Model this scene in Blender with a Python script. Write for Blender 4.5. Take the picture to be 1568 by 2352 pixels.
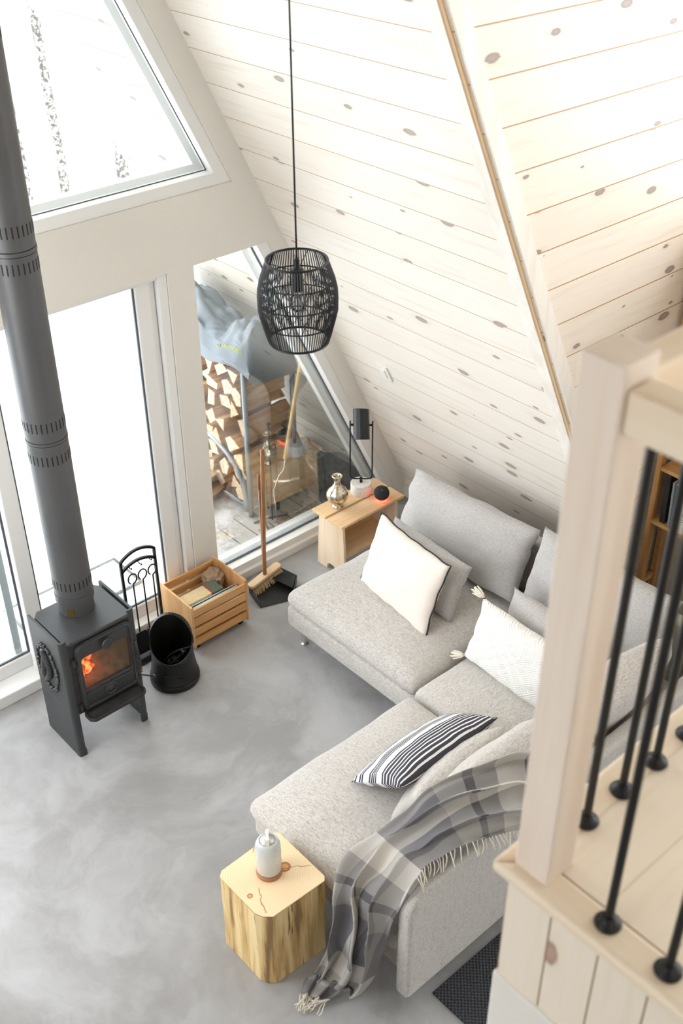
import bpy, bmesh, math, random
from mathutils import Vector, Matrix, noise
PI = math.pi
S = bpy.context.scene
for o in list(bpy.data.objects): bpy.data.objects.remove(o)
COL = S.collection

# ------------------------------------------------------------------ camera
cam_d = bpy.data.cameras.new('camera'); cam = bpy.data.objects.new('camera', cam_d); COL.objects.link(cam)
yaw, pitch, roll = 0.72746669, 0.60281054, -0.00579298
cy, sy, cp, sp = math.cos(yaw), math.sin(yaw), math.cos(pitch), math.sin(pitch)
fw = Vector((sy*cp, cy*cp, -sp)); r0 = Vector((cy, -sy, 0)); u0 = r0.cross(fw)
c_, s_ = math.cos(roll), math.sin(roll)
right = c_*r0 + s_*u0; up = -s_*r0 + c_*u0
m = Matrix((right, up, -fw)).transposed().to_4x4(); m.translation = Vector((0, 0, 4.2))
cam.matrix_world = m
cam_d.sensor_fit = 'VERTICAL'; cam_d.sensor_height = 36.0; cam_d.sensor_width = 24.0
cam_d.lens = 36.0*2587.04/2352.0
cam_d.clip_start = .05; cam_d.clip_end = 300
cam_d.dof.use_dof = True; cam_d.dof.focus_distance = 5.3; cam_d.dof.aperture_fstop = 3.2
S.camera = cam
# ------------------------------------------------------------------ world, light, exposure
S.view_settings.view_transform = 'Standard'; S.view_settings.look = 'None'
S.view_settings.gamma = 1.0; S.view_settings.exposure = 0.93
S.view_settings.use_curve_mapping = False
W = bpy.data.worlds.new('overcast_sky'); S.world = W; W.use_nodes = True
bgn = W.node_tree.nodes['Background']
bgn.inputs[0].default_value = (0.93, 0.965, 1.0, 1); bgn.inputs[1].default_value = 3.3
# ------------------------------------------------------------------ node helpers
def mat(name):
    M_ = bpy.data.materials.new(name); M_.use_nodes = True
    nt = M_.node_tree; b = nt.nodes['Principled BSDF']
    return M_, nt, b
def N(nt, t, **kw):
    n = nt.nodes.new(t)
    for k, v in kw.items():
        if k.startswith('i_'):
            key = k[2:]; key = int(key) if key.isdigit() else key
            n.inputs[key].default_value = v
        else: setattr(n, k, v)
    return n
def LK(nt, a, b): nt.links.new(a, b)
def mth(nt, op, a, b=None, c=None, clamp=False):
    n = nt.nodes.new('ShaderNodeMath'); n.operation = op; n.use_clamp = clamp
    for i, x in enumerate((a, b, c)):
        if x is None: continue
        if isinstance(x, (int, float)): n.inputs[i].default_value = x
        else: LK(nt, x, n.inputs[i])
    return n.outputs[0]
def mixc(nt, f, a, b, bt='MIX'):
    n = nt.nodes.new('ShaderNodeMix'); n.data_type = 'RGBA'; n.blend_type = bt
    if isinstance(f, (int, float)): n.inputs[0].default_value = f
    else: LK(nt, f, n.inputs[0])
    for i, x in ((6, a), (7, b)):
        if isinstance(x, tuple): n.inputs[i].default_value = x if len(x) == 4 else (*x, 1)
        else: LK(nt, x, n.inputs[i])
    return n.outputs[2]
def vec(nt, x, y, z=0.0):
    n = nt.nodes.new('ShaderNodeCombineXYZ')
    for i, q in enumerate((x, y, z)):
        if isinstance(q, (int, float)): n.inputs[i].default_value = q
        else: LK(nt, q, n.inputs[i])
    return n.outputs[0]
def smooth(nt, x, lo, hi):
    n = nt.nodes.new('ShaderNodeMapRange'); n.interpolation_type = 'SMOOTHSTEP'
    LK(nt, x, n.inputs[0]); n.inputs[1].default_value = lo; n.inputs[2].default_value = hi
    n.inputs[3].default_value = 0; n.inputs[4].default_value = 1
    return n.outputs[0]
def noise_n(nt, v, scale, detail=3, rough=.55):
    n = nt.nodes.new('ShaderNodeTexNoise'); n.inputs['Scale'].default_value = scale; n.inputs['Detail'].default_value = detail
    n.inputs['Roughness'].default_value = rough
    if v is not None: LK(nt, v, n.inputs['Vector'])
    return n.outputs[0]
def bump(nt, b, h, strength=.3, dist=.002):
    n = nt.nodes.new('ShaderNodeBump'); n.inputs['Strength'].default_value = strength; n.inputs['Distance'].default_value = dist
    LK(nt, h, n.inputs['Height']); LK(nt, n.outputs[0], b.inputs['Normal'])
def srgb(r, g, b):
    f = lambda c: (c/255/12.92) if c/255 <= .04045 else ((c/255+.055)/1.055)**2.4
    return (f(r), f(g), f(b))
def simple(name, col, rough=.5, metal=0, spec=None, var=0, vs=8, bmp=0, bs=60):
    M_, nt, b = mat(name)
    b.inputs['Roughness'].default_value = rough; b.inputs['Metallic'].default_value = metal
    if spec is not None: b.inputs['Specular IOR Level'].default_value = spec
    tc = N(nt, 'ShaderNodeTexCoord').outputs['Object']
    if var:
        f = noise_n(nt, tc, vs, 4)
        lo = tuple(c*(1-var) for c in col); hi = tuple(min(1, c*(1+var)) for c in col)
        LK(nt, mixc(nt, smooth(nt, f, .3, .7), lo, hi), b.inputs['Base Color'])
    else: b.inputs['Base Color'].default_value = (*col, 1)
    if bmp: bump(nt, b, noise_n(nt, tc, bs, 3), bmp, .002)
    return M_
def plank_mat(name, light, dark, groove, knot, pw, gw=.012, rough=.5, knots=1.0, gstr=1.0, wet=0.0):
    """boards: UV.x metres along, UV.y in board widths"""
    M_, nt, b = mat(name); b.inputs['Roughness'].default_value = rough
    uv = N(nt, 'ShaderNodeUVMap').outputs[0]
    sx = N(nt, 'ShaderNodeSeparateXYZ'); LK(nt, uv, sx.inputs[0]); u, v = sx.outputs[0], sx.outputs[1]
    idx = mth(nt, 'FLOOR', v); fr = mth(nt, 'FRACT', v)
    wn = N(nt, 'ShaderNodeTexWhiteNoise', noise_dimensions='1D'); LK(nt, idx, wn.inputs['W'])
    off = mth(nt, 'MULTIPLY', wn.outputs[0], 37.0)
    ac = mth(nt, 'MULTIPLY', fr, pw)
    g1 = noise_n(nt, vec(nt, mth(nt, 'ADD', mth(nt, 'MULTIPLY', u, .9), off), mth(nt, 'MULTIPLY', ac, 14), idx), 2.2, 3)
    g2 = noise_n(nt, vec(nt, mth(nt, 'ADD', mth(nt, 'MULTIPLY', u, 2.5), off), mth(nt, 'MULTIPLY', ac, 130), idx), 2.0, 3)
    base = mixc(nt, mth(nt, 'MULTIPLY', smooth(nt, g1, .5, .85), .75), light, dark)
    base = mixc(nt, mth(nt, 'MULTIPLY', smooth(nt, g2, .45, .75), .25), base, dark)
    base = mixc(nt, mth(nt, 'MULTIPLY', wn.outputs[0], .25), base, dark)
    kv = vec(nt, mth(nt, 'ADD', mth(nt, 'MULTIPLY', u, 2.7), off), mth(nt, 'ADD', mth(nt, 'MULTIPLY', ac, 6.0), mth(nt, 'MULTIPLY', idx, 3.7)))
    vo = N(nt, 'ShaderNodeTexVoronoi', voronoi_dimensions='2D'); LK(nt, kv, vo.inputs['Vector']); vo.inputs['Scale'].default_value = 1.0
    cs = N(nt, 'ShaderNodeSeparateColor'); LK(nt, vo.outputs['Color'], cs.inputs[0])
    rad = mth(nt, 'MULTIPLY', mth(nt, 'POWER', smooth(nt, cs.outputs[0], .15, 1.0), 2.0), .115*knots)
    d = mth(nt, 'DIVIDE', vo.outputs['Distance'], mth(nt, 'MAXIMUM', rad, .0001))
    dn = mth(nt, 'ADD', d, mth(nt, 'MULTIPLY', mth(nt, 'SUBTRACT', g2, .5), .7))
    inner = mth(nt, 'SUBTRACT', 1.0, smooth(nt, dn, .75, 1.15))
    halo = mth(nt, 'MULTIPLY', mth(nt, 'SUBTRACT', 1.0, smooth(nt, dn, .8, 2.6)), .35)
    base = mixc(nt, halo, base, dark); 
    kc = mixc(nt, smooth(nt, dn, .35, .95), knot, tuple(k*.62 for k in knot))
    base = mixc(nt, mth(nt, 'MULTIPLY', inner, .85), base, kc)
    edge = mth(nt, 'MINIMUM', fr, mth(nt, 'SUBTRACT', 1.0, fr))
    gm = mth(nt, 'MULTIPLY', mth(nt, 'SUBTRACT', 1.0, smooth(nt, edge, gw*.5, gw*1.6)), gstr)
    LK(nt, mixc(nt, gm, base, groove), b.inputs['Base Color'])
    h = mth(nt, 'ADD', mth(nt, 'MULTIPLY', mth(nt, 'SUBTRACT', 1.0, gm), 1.0), mth(nt, 'MULTIPLY', g2, .12))
    bump(nt, b, h, .5, .003)
    return M_
def wood_mat(name, light, dark, axis=0, knotc=None, rough=.5, scale=1.0, kn=1.0, contrast=1.0):
    """solid wood pieces: grain along the given object axis"""
    M_, nt, b = mat(name); b.inputs['Roughness'].default_value = rough
    tc = N(nt, 'ShaderNodeTexCoord').outputs['Object']
    sx = N(nt, 'ShaderNodeSeparateXYZ'); LK(nt, tc, sx.inputs[0])
    a = [mth(nt, 'MULTIPLY', sx.outputs[i], (1.6 if i == axis else 26)*scale) for i in range(3)]
    v1 = vec(nt, *a)
    g = noise_n(nt, v1, 1.0, 4); g3 = noise_n(nt, v1, 4.0, 2)
    base = mixc(nt, mth(nt, 'MULTIPLY', smooth(nt, g, .35, .7), contrast), light, dark)
    base = mixc(nt, mth(nt, 'MULTIPLY', smooth(nt, g3, .5, .75), .3*contrast), base, dark)
    if knotc:
        k = [mth(nt, 'MULTIPLY', sx.outputs[i], (3.0 if i == axis else 5.5)*scale) for i in range(3)]
        vo = N(nt, 'ShaderNodeTexVoronoi'); LK(nt, vec(nt, *k), vo.inputs['Vector']); vo.inputs['Scale'].default_value = 1.0
        inner = mth(nt, 'SUBTRACT', 1.0, smooth(nt, vo.outputs['Distance'], .05*kn, .1*kn))
        base = mixc(nt, mth(nt, 'MULTIPLY', inner, .8), base, knotc)
    LK(nt, base, b.inputs['Base Color']); bump(nt, b, g3, .12, .001)
    return M_
def fabric_mat(name, light, dark, axis=1, fine=1.0, str_=1.0):
    M_, nt, b = mat(name); b.inputs['Roughness'].default_value = .95; b.inputs['Specular IOR Level'].default_value = .15
    b.inputs['Sheen Weight'].default_value = .25
    tc = N(nt, 'ShaderNodeTexCoord').outputs['Object']
    sx = N(nt, 'ShaderNodeSeparateXYZ'); LK(nt, tc, sx.inputs[0])
    a = [mth(nt, 'MULTIPLY', sx.outputs[i], (60 if i == axis else 420)*fine) for i in range(3)]
    g = noise_n(nt, vec(nt, *a), 1.0, 3, .7)
    bb = [mth(nt, 'MULTIPLY', sx.outputs[i], (24 if i == axis else 130)*fine) for i in range(3)]
    g2 = noise_n(nt, vec(nt, *bb), 1.0, 3, .6)
    w = noise_n(nt, tc, 420*fine, 1)
    f = mth(nt, 'ADD', mth(nt, 'MULTIPLY', smooth(nt, g, .38, .72), .75*str_), mth(nt, 'MULTIPLY', smooth(nt, g2, .45, .75), .28*str_), clamp=True)
    LK(nt, mixc(nt, f, light, dark), b.inputs['Base Color'])
    bump(nt, b, mth(nt, 'ADD', g, w), .35, .002)
    return M_

# ------------------------------------------------------------------ materials
PLANK = dict(light=srgb(246, 240, 231), dark=srgb(226, 213, 198), groove=srgb(196, 166, 128), knot=srgb(166, 154, 146))
m_slope = plank_mat('whitewashed_pine_boards', PLANK['light'], PLANK['dark'], PLANK['groove'], PLANK['knot'], .185, .010)
m_alc = plank_mat('whitewashed_pine_boards_alcove', srgb(244, 234, 220), srgb(222, 206, 190), srgb(186, 142, 94), srgb(146, 130, 122), .182, .013, knots=1.15)
m_loftfl = plank_mat('pine_floorboards', srgb(244, 232, 213), srgb(234, 216, 192), srgb(222, 200, 170), srgb(190, 156, 136), .14, .010, rough=.35)
m_fascia = plank_mat('pine_fascia_boards', srgb(243, 233, 217), srgb(232, 216, 196), srgb(150, 118, 84), srgb(178, 140, 122), .11, .018)
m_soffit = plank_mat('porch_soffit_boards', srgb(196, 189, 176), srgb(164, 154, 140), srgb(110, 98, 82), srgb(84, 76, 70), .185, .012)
m_trimw = wood_mat('whitewashed_trim', srgb(248, 243, 235), srgb(236, 228, 218), 2, None, .5, .6)
m_gap = simple('raw_pine_gap', srgb(216, 184, 142), .7)
m_white = simple('white_wall_paint', srgb(236, 233, 226), .6, var=.02, vs=1.2)
m_frame = simple('white_window_frame', srgb(244, 244, 243), .35)
m_alu = simple('aluminium_cladding', srgb(178, 186, 188), .5)
m_gasket = simple('dark_rubber_gasket', srgb(84, 92, 100), .5)
m_beige = simple('beige_wall_paint', srgb(200, 192, 180), .7, var=.03, vs=2)
m_post = wood_mat('loft_post_pine', srgb(240, 227, 214), srgb(232, 214, 198), 2, srgb(176, 132, 104), .45, .5, .4)
m_railw = wood_mat('loft_rail_pine', srgb(242, 227, 204), srgb(233, 212, 184), 0, None, .45, .6)
m_nose = wood_mat('loft_nosing_pine', srgb(244, 230, 208), srgb(236, 217, 190), 1, None, .45, .4)
m_black = simple('matt_black_metal', (.012, .012, .013), .42, .3)
m_iron = simple('cast_iron', srgb(68, 69, 71), .46, .35, var=.10, vs=6, bmp=.15, bs=260)
m_irond = simple('dark_cast_iron', srgb(52, 51, 50), .55, .3, var=.15, vs=20, bmp=.1, bs=200)
m_pipe = simple('grey_stovepipe_steel', srgb(92, 92, 94), .42, .35, var=.05, vs=3, bmp=.08, bs=300)
m_slot = simple('vent_slot_dark', (.01, .01, .01), .8)
m_chrome = simple('chrome', (.75, .75, .75), .15, 1)
m_fab = fabric_mat('grey_linen_weave', srgb(214, 209, 203), srgb(142, 136, 130), 1)
m_fabx = fabric_mat('grey_linen_weave_cross', srgb(214, 209, 203), srgb(142, 136, 130), 0)
m_fabz = fabric_mat('grey_linen_weave_upright', srgb(206, 202, 197), srgb(148, 143, 138), 2)
m_fabc = fabric_mat('grey_cushion_weave', srgb(206, 203, 201), srgb(140, 136, 133), 2)
m_cream = fabric_mat('cream_cotton', srgb(246, 236, 226), srgb(234, 222, 210), 2, 1, .5)
m_knit = simple('ivory_textured_cotton', srgb(246, 245, 240), .95, bmp=.0)
m_tassel = simple('ivory_yarn', srgb(240, 232, 216), .95, bmp=.4, bs=300)
m_orange = wood_mat('oiled_pine', srgb(226, 176, 118), srgb(206, 146, 88), 0, srgb(150, 92, 50), .45, .8, .5)
m_orangey = wood_mat('oiled_pine_ends', srgb(232, 186, 132), srgb(208, 150, 94), 2, None, .45, .7)
m_pine = wood_mat('clear_pine', srgb(246, 214, 170), srgb(232, 184, 132), 0, srgb(170, 118, 70), .5, .7, .35)
m_pinez = wood_mat('clear_pine_upright', srgb(250, 230, 204), srgb(240, 210, 174), 2, None, .5, .7)
m_shelf = wood_mat('honey_pine', srgb(212, 166, 110), srgb(186, 134, 80), 2, srgb(130, 84, 46), .5, .6, .4)
m_handle = wood_mat('broom_handle_wood', srgb(168, 118, 76), srgb(140, 92, 56), 2, None, .4, .6)
m_pole = wood_mat('pale_pole_wood', srgb(236, 204, 152), srgb(220, 184, 130), 2, None, .5, .6)
m_brush = wood_mat('brush_block_wood', srgb(226, 196, 158), srgb(204, 168, 124), 0, None, .35, .6)
m_brushs = simple('brush_block_edge', srgb(150, 104, 62), .5)
m_bristle = simple('natural_bristle', srgb(214, 196, 158), .9, var=.2, vs=90, bmp=.5, bs=300)
m_dpan = simple('black_plastic', (.018, .019, .02), .35)
m_snow = simple('snow', (.95, .96, .97), .8, bmp=.3, bs=3)
m_silver = simple('brushed_steel', srgb(150, 156, 162), .4, .7)
m_cover = simple('grey_cover_vinyl', srgb(112, 120, 128), .5, bmp=.2, bs=4, var=.06, vs=5)
m_yel = simple('yellow_print', srgb(176, 184, 70), .6)
m_tarp = simple('black_tarp', srgb(44, 47, 50), .5, bmp=.5, bs=14, var=.25, vs=25)
m_leaf = simple('dry_leaves', srgb(150, 112, 78), .9, var=.3, vs=30)
m_paperb = simple('brown_paper', srgb(176, 150, 126), .85, var=.08, vs=20)
m_news = simple('newsprint', srgb(218, 228, 228), .85, var=.05, vs=40)
m_vent = simple('white_plastic', srgb(240, 238, 232), .4)
m_glassw = None

# concrete floor
def concrete():
    M_, nt, b = mat('polished_concrete')
    tc = N(nt, 'ShaderNodeTexCoord').outputs['Object']
    w = N(nt, 'ShaderNodeTexNoise'); w.inputs['Scale'].default_value = 1.1; w.inputs['Detail'].default_value = 5; LK(nt, tc, w.inputs['Vector'])
    wv = N(nt, 'ShaderNodeVectorMath', operation='MULTIPLY_ADD'); LK(nt, w.outputs['Color'], wv.inputs[0]); wv.inputs[1].default_value = (1.3, 1.3, 1.3); LK(nt, tc, wv.inputs[2])
    n1 = noise_n(nt, wv.outputs[0], 1.6, 5, .6); n2 = noise_n(nt, wv.outputs[0], 6, 5, .65)
    c = mixc(nt, smooth(nt, n1, .32, .68), srgb(148, 146, 145), srgb(178, 178, 179))
    c = mixc(nt, mth(nt, 'MULTIPLY', smooth(nt, n2, .5, .8), .35), c, srgb(132, 129, 127))
    vo = N(nt, 'ShaderNodeTexVoronoi', feature='DISTANCE_TO_EDGE'); vo.inputs['Scale'].default_value = 1.5; LK(nt, wv.outputs[0], vo.inputs['Vector'])
    cr = mth(nt, 'MULTIPLY', mth(nt, 'SUBTRACT', 1.0, smooth(nt, vo.outputs['Distance'], .0, .02)), mth(nt, 'MULTIPLY', smooth(nt, n2, .45, .6), .10))
    c = mixc(nt, cr, c, srgb(196, 195, 194))
    LK(nt, c, b.inputs['Base Color'])
    LK(nt, mth(nt, 'ADD', mth(nt, 'MULTIPLY', n1, .2), .25), b.inputs['Roughness'])
    b.inputs['Specular IOR Level'].default_value = .4
    bump(nt, b, n2, .06, .002)
    return M_
m_conc = concrete()
def deckm():
    M_, nt, b = mat('snowy_deck_boards'); b.inputs['Roughness'].default_value = .85
    uv = N(nt, 'ShaderNodeUVMap').outputs[0]
    sx = N(nt, 'ShaderNodeSeparateXYZ'); LK(nt, uv, sx.inputs[0])
    fr = mth(nt, 'FRACT', sx.outputs[1]); edge = mth(nt, 'MINIMUM', fr, mth(nt, 'SUBTRACT', 1.0, fr))
    gap = mth(nt, 'SUBTRACT', 1.0, smooth(nt, edge, .015, .03))
    tc = N(nt, 'ShaderNodeTexCoord').outputs['Object']; so = N(nt, 'ShaderNodeSeparateXYZ'); LK(nt, tc, so.inputs[0])
    g = noise_n(nt, vec(nt, mth(nt, 'MULTIPLY', so.outputs[0], 40), mth(nt, 'MULTIPLY', so.outputs[1], 3)), 1, 3)
    wood = mixc(nt, g, srgb(216, 211, 202), srgb(176, 168, 158))
    wood = mixc(nt, gap, wood, srgb(80, 74, 70))
    n = noise_n(nt, tc, 5.0, 8, .75)
    # snow drifts away from the wall and towards the open left side
    t = mth(nt, 'ADD', mth(nt, 'MULTIPLY', mth(nt, 'SUBTRACT', so.outputs[1], 5.0), .55), mth(nt, 'MULTIPLY', mth(nt, 'SUBTRACT', 3.1, so.outputs[0]), .35))
    t = mth(nt, 'MINIMUM', mth(nt, 'ADD', t, .12), .35)
    f = smooth(nt, mth(nt, 'ADD', n, t), .42, .58)
    LK(nt, mixc(nt, f, wood, (.93, .94, .95)), b.inputs['Base Color'])
    bump(nt, b, mth(nt, 'ADD', f, mth(nt, 'MULTIPLY', gap, -1.0)), .5, .006)
    return M_
m_deck = deckm()
def barkm():
    M_, nt, b = mat('speckled_bark'); b.inputs['Roughness'].default_value = .95
    tc = N(nt, 'ShaderNodeTexCoord').outputs['Object']
    n = noise_n(nt, tc, 26, 5, .75)
    LK(nt, mixc(nt, smooth(nt, n, .46, .58), srgb(84, 80, 76), srgb(190, 187, 184)), b.inputs['Base Color']); bump(nt, b, n, .8, .02)
    return M_
m_bark = barkm()
def splitm(name, a, c, s=1):
    M_, nt, b = mat(name); b.inputs['Roughness'].default_value = .9
    oi = N(nt, 'ShaderNodeObjectInfo')
    tc = N(nt, 'ShaderNodeTexCoord').outputs['Object']
    sx = N(nt, 'ShaderNodeSeparateXYZ'); LK(nt, tc, sx.inputs[0])
    n = noise_n(nt, vec(nt, mth(nt, 'ADD', mth(nt, 'MULTIPLY', sx.outputs[0], 4*s), mth(nt, 'MULTIPLY', oi.outputs['Random'], 20)), mth(nt, 'MULTIPLY', sx.outputs[1], 50*s), mth(nt, 'MULTIPLY', sx.outputs[2], 50*s)), 1, 4)
    base = mixc(nt, smooth(nt, n, .35, .7), a, c)
    base = mixc(nt, mth(nt, 'MULTIPLY', oi.outputs['Random'], .45), base, c)
    LK(nt, base, b.inputs['Base Color']); bump(nt, b, n, .4, .004)
    return M_
m_split = splitm('split_firewood', srgb(246, 232, 210), srgb(206, 164, 118))
m_splitb = splitm('firewood_bark', srgb(150, 120, 94), srgb(104, 88, 76))
def logm():
    M_, nt, b = mat('log_stool_sides'); b.inputs['Roughness'].default_value = .55
    tc = N(nt, 'ShaderNodeTexCoord').outputs['Object']
    sx = N(nt, 'ShaderNodeSeparateXYZ'); LK(nt, tc, sx.inputs[0])
    v = vec(nt, mth(nt, 'MULTIPLY', sx.outputs[0], 20), mth(nt, 'MULTIPLY', sx.outputs[1], 20), mth(nt, 'MULTIPLY', sx.outputs[2], 1.4))
    n = noise_n(nt, v, 1.0, 4, .6)
    v2 = vec(nt, mth(nt, 'MULTIPLY', sx.outputs[0], 55), mth(nt, 'MULTIPLY', sx.outputs[1], 55), mth(nt, 'MULTIPLY', sx.outputs[2], 4))
    n2 = noise_n(nt, v2, 1.0, 3, .5)
    c = mixc(nt, smooth(nt, n, .40, .60), srgb(240, 214, 158), srgb(206, 168, 106))
    c = mixc(nt, mth(nt, 'MULTIPLY', smooth(nt, n, .56, .66), .8), c, srgb(128, 100, 74))
    c = mixc(nt, mth(nt, 'MULTIPLY', smooth(nt, n2, .64, .72), .85), c, srgb(84, 54, 34))
    LK(nt, c, b.inputs['Base Color']); bump(nt, b, n2, .3, .003)
    return M_
m_logs = logm()
def logtop():
    M_, nt, b = mat('log_end_grain'); b.inputs['Roughness'].default_value = .5
    tc = N(nt, 'ShaderNodeTexCoord').outputs['Object']
    sx = N(nt, 'ShaderNodeSeparateXYZ'); LK(nt, tc, sx.inputs[0])
    x = mth(nt, 'SUBTRACT', sx.outputs[0], -.04); y = mth(nt, 'SUBTRACT', sx.outputs[1], .05)
    r = mth(nt, 'SQRT', mth(nt, 'ADD', mth(nt, 'MULTIPLY', x, x), mth(nt, 'MULTIPLY', y, y)))
    nn = noise_n(nt, tc, 9, 3)
    rr = mth(nt, 'SINE', mth(nt, 'ADD', mth(nt, 'MULTIPLY', r, 620), mth(nt, 'MULTIPLY', nn, 14)))
    c = mixc(nt, mth(nt, 'MULTIPLY', smooth(nt, rr, -.2, 1.0), .22), srgb(243, 219, 178), srgb(214, 172, 120))
    # knots and radial checks
    for kx, ky, kr in ((.075, -.005, .021), (.12, .14, .012), (-.115, -.02, .010)):
        dx = mth(nt, 'SUBTRACT', sx.outputs[0], kx); dy = mth(nt, 'SUBTRACT', sx.outputs[1], ky)
        dd = mth(nt, 'SQRT', mth(nt, 'ADD', mth(nt, 'MULTIPLY', dx, dx), mth(nt, 'MULTIPLY', dy, dy)))
        ring = mth(nt, 'SUBTRACT', 1.0, smooth(nt, dd, kr, kr*1.3))
        c = mixc(nt, ring, c, mixc(nt, smooth(nt, dd, kr*.5, kr), srgb(226, 166, 108), srgb(170, 104, 56)))
    at = mth(nt, 'ARCTAN2', y, x)
    for a0, lo, hi in ((-2.0, .06, .20), (-.55, .05, .24), (.9, .10, .20)):
        da = mth(nt, 'ABSOLUTE', mth(nt, 'SUBTRACT', mth(nt, 'ADD', at, mth(nt, 'MULTIPLY', mth(nt, 'SUBTRACT', nn, .5), .5)), a0))
        f = mth(nt, 'MULTIPLY', mth(nt, 'SUBTRACT', 1.0, smooth(nt, mth(nt, 'MULTIPLY', da, r), .001, .004)), mth(nt, 'MULTIPLY', smooth(nt, r, lo, lo+.02), mth(nt, 'SUBTRACT', 1.0, smooth(nt, r, hi-.02, hi))))
        c = mixc(nt, mth(nt, 'MULTIPLY', f, .75), c, srgb(176, 104, 54))
    LK(nt, c, b.inputs['Base Color'])
    return M_
m_logt = logtop()
def bands(nt, x, period, stops):
    """stops: (position 0..1, grey value); constant colour ramp of repeated bands"""
    f = mth(nt, 'FRACT', mth(nt, 'DIVIDE', x, period))
    r = nt.nodes.new('ShaderNodeValToRGB'); r.color_ramp.interpolation = 'CONSTANT'
    els = r.color_ramp.elements
    while len(els) < len(stops): els.new(.5)
    for e, (p, c) in zip(els, stops):
        e.position = p; e.color = (*c, 1)
    LK(nt, f, r.inputs[0]); return r.outputs[0]
def plaid():
    M_, nt, b = mat('grey_plaid_wool'); b.inputs['Roughness'].default_value = 1; b.inputs['Specular IOR Level'].default_value = .1
    b.inputs['Sheen Weight'].default_value = .3
    uv = N(nt, 'ShaderNodeUVMap').outputs[0]; sx = N(nt, 'ShaderNodeSeparateXYZ'); LK(nt, uv, sx.inputs[0])
    G, L_, D, Cc = srgb(108, 106, 110), srgb(160, 156, 152), srgb(62, 60, 66), srgb(222, 216, 206)
    A = bands(nt, sx.outputs[0], .58, [(0, G), (.20, Cc), (.40, L_), (.55, D), (.61, L_), (.78, G)])
    B_ = bands(nt, sx.outputs[1], .50, [(0, L_), (.15, G), (.42, Cc), (.62, G), (.80, D), (.85, G)])
    c = mixc(nt, .5, A, B_)
    n = noise_n(nt, vec(nt, mth(nt, 'MULTIPLY', sx.outputs[0], 300), mth(nt, 'MULTIPLY', sx.outputs[1], 300)), 1, 2)
    c = mixc(nt, mth(nt, 'MULTIPLY', n, .25), c, srgb(90, 88, 90))
    LK(nt, c, b.inputs['Base Color']); bump(nt, b, n, .3, .001)
    return M_
m_plaid = plaid()
def striped():
    M_, nt, b = mat('black_and_white_striped_cotton'); b.inputs['Roughness'].default_value = .95; b.inputs['Specular IOR Level'].default_value = .1
    uv = N(nt, 'ShaderNodeUVMap').outputs[0]; sx = N(nt, 'ShaderNodeSeparateXYZ'); LK(nt, uv, sx.inputs[0])
    Wt, Bk = srgb(240, 240, 242), srgb(62, 60, 68)
    st = [(0, Bk)]
    seq = [(.03, Wt), (.05, Bk), (.08, Wt), (.14, Bk), (.17, Wt), (.19, Bk), (.22, Wt), (.33, Bk), (.355, Wt), (.37, Bk), (.395, Wt), (.41, Bk), (.435, Wt), (.45, Bk), (.475, Wt),
           (.58, Bk), (.615, Wt), (.635, Bk), (.675, Wt), (.695, Bk), (.735, Wt), (.755, Bk), (.795, Wt), (.815, Bk), (.855, Wt), (.875, Bk), (.915, Wt), (.935, Bk), (.965, Wt), (.98, Bk)]
    st += seq
    c = bands(nt, sx.outputs[1], 1.0, st)
    n = noise_n(nt, vec(nt, mth(nt, 'MULTIPLY', sx.outputs[0], 200), mth(nt, 'MULTIPLY', sx.outputs[1], 160)), 1, 2)
    LK(nt, mixc(nt, mth(nt, 'MULTIPLY', n, .16), c, srgb(150, 150, 156)), b.inputs['Base Color'])
    return M_
m_stripe = striped()
def knitm():
    nt = m_knit.node_tree; b = nt.nodes['Principled BSDF']
    uv = N(nt, 'ShaderNodeUVMap').outputs[0]; sx = N(nt, 'ShaderNodeSeparateXYZ'); LK(nt, uv, sx.inputs[0])
    fx = mth(nt, 'ABSOLUTE', mth(nt, 'SUBTRACT', mth(nt, 'FRACT', mth(nt, 'MULTIPLY', sx.outputs[0], 7)), .5))
    fy = mth(nt, 'ABSOLUTE', mth(nt, 'SUBTRACT', mth(nt, 'FRACT', mth(nt, 'MULTIPLY', sx.outputs[1], 5)), .5))
    d = mth(nt, 'SINE', mth(nt, 'MULTIPLY', mth(nt, 'ADD', fx, fy), 34))
    bump(nt, b, d, .5, .003)
knitm()
def glassm(name, tint=(1, 1, 1), refl=1.0):
    M_ = bpy.data.materials.new(name); M_.use_nodes = True; nt = M_.node_tree
    for n in list(nt.nodes):
        if n.type != 'OUTPUT_MATERIAL': nt.nodes.remove(n)
    out = [n for n in nt.nodes if n.type == 'OUTPUT_MATERIAL'][0]
    t = N(nt, 'ShaderNodeBsdfTransparent'); t.inputs[0].default_value = (*tint, 1)
    g = N(nt, 'ShaderNodeBsdfGlossy'); g.inputs['Roughness'].default_value = .0
    f = N(nt, 'ShaderNodeFresnel'); f.inputs[0].default_value = 1.45
    mx = N(nt, 'ShaderNodeMixShader'); LK(nt, mth(nt, 'MULTIPLY', f.outputs[0], refl), mx.inputs[0]); LK(nt, t.outputs[0], mx.inputs[1]); LK(nt, g.outputs[0], mx.inputs[2])
    LK(nt, mx.outputs[0], out.inputs[0]); return M_
m_glass = glassm('window_glass', (.97, .985, .98), .5)
m_bin = glassm('smoky_tan_plastic', (.90, .88, .82), .4)
def mixd(name, col, transp, rough=.6):
    M_ = bpy.data.materials.new(name); M_.use_nodes = True; nt = M_.node_tree
    b = nt.nodes['Principled BSDF']; b.inputs['Base Color'].default_value = (*col, 1); b.inputs['Roughness'].default_value = rough
    b.inputs['Alpha'].default_value = 1-transp; return M_
m_fire = mixd('sooty_fire_glass', srgb(116, 100, 78), .55, .15)
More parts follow.
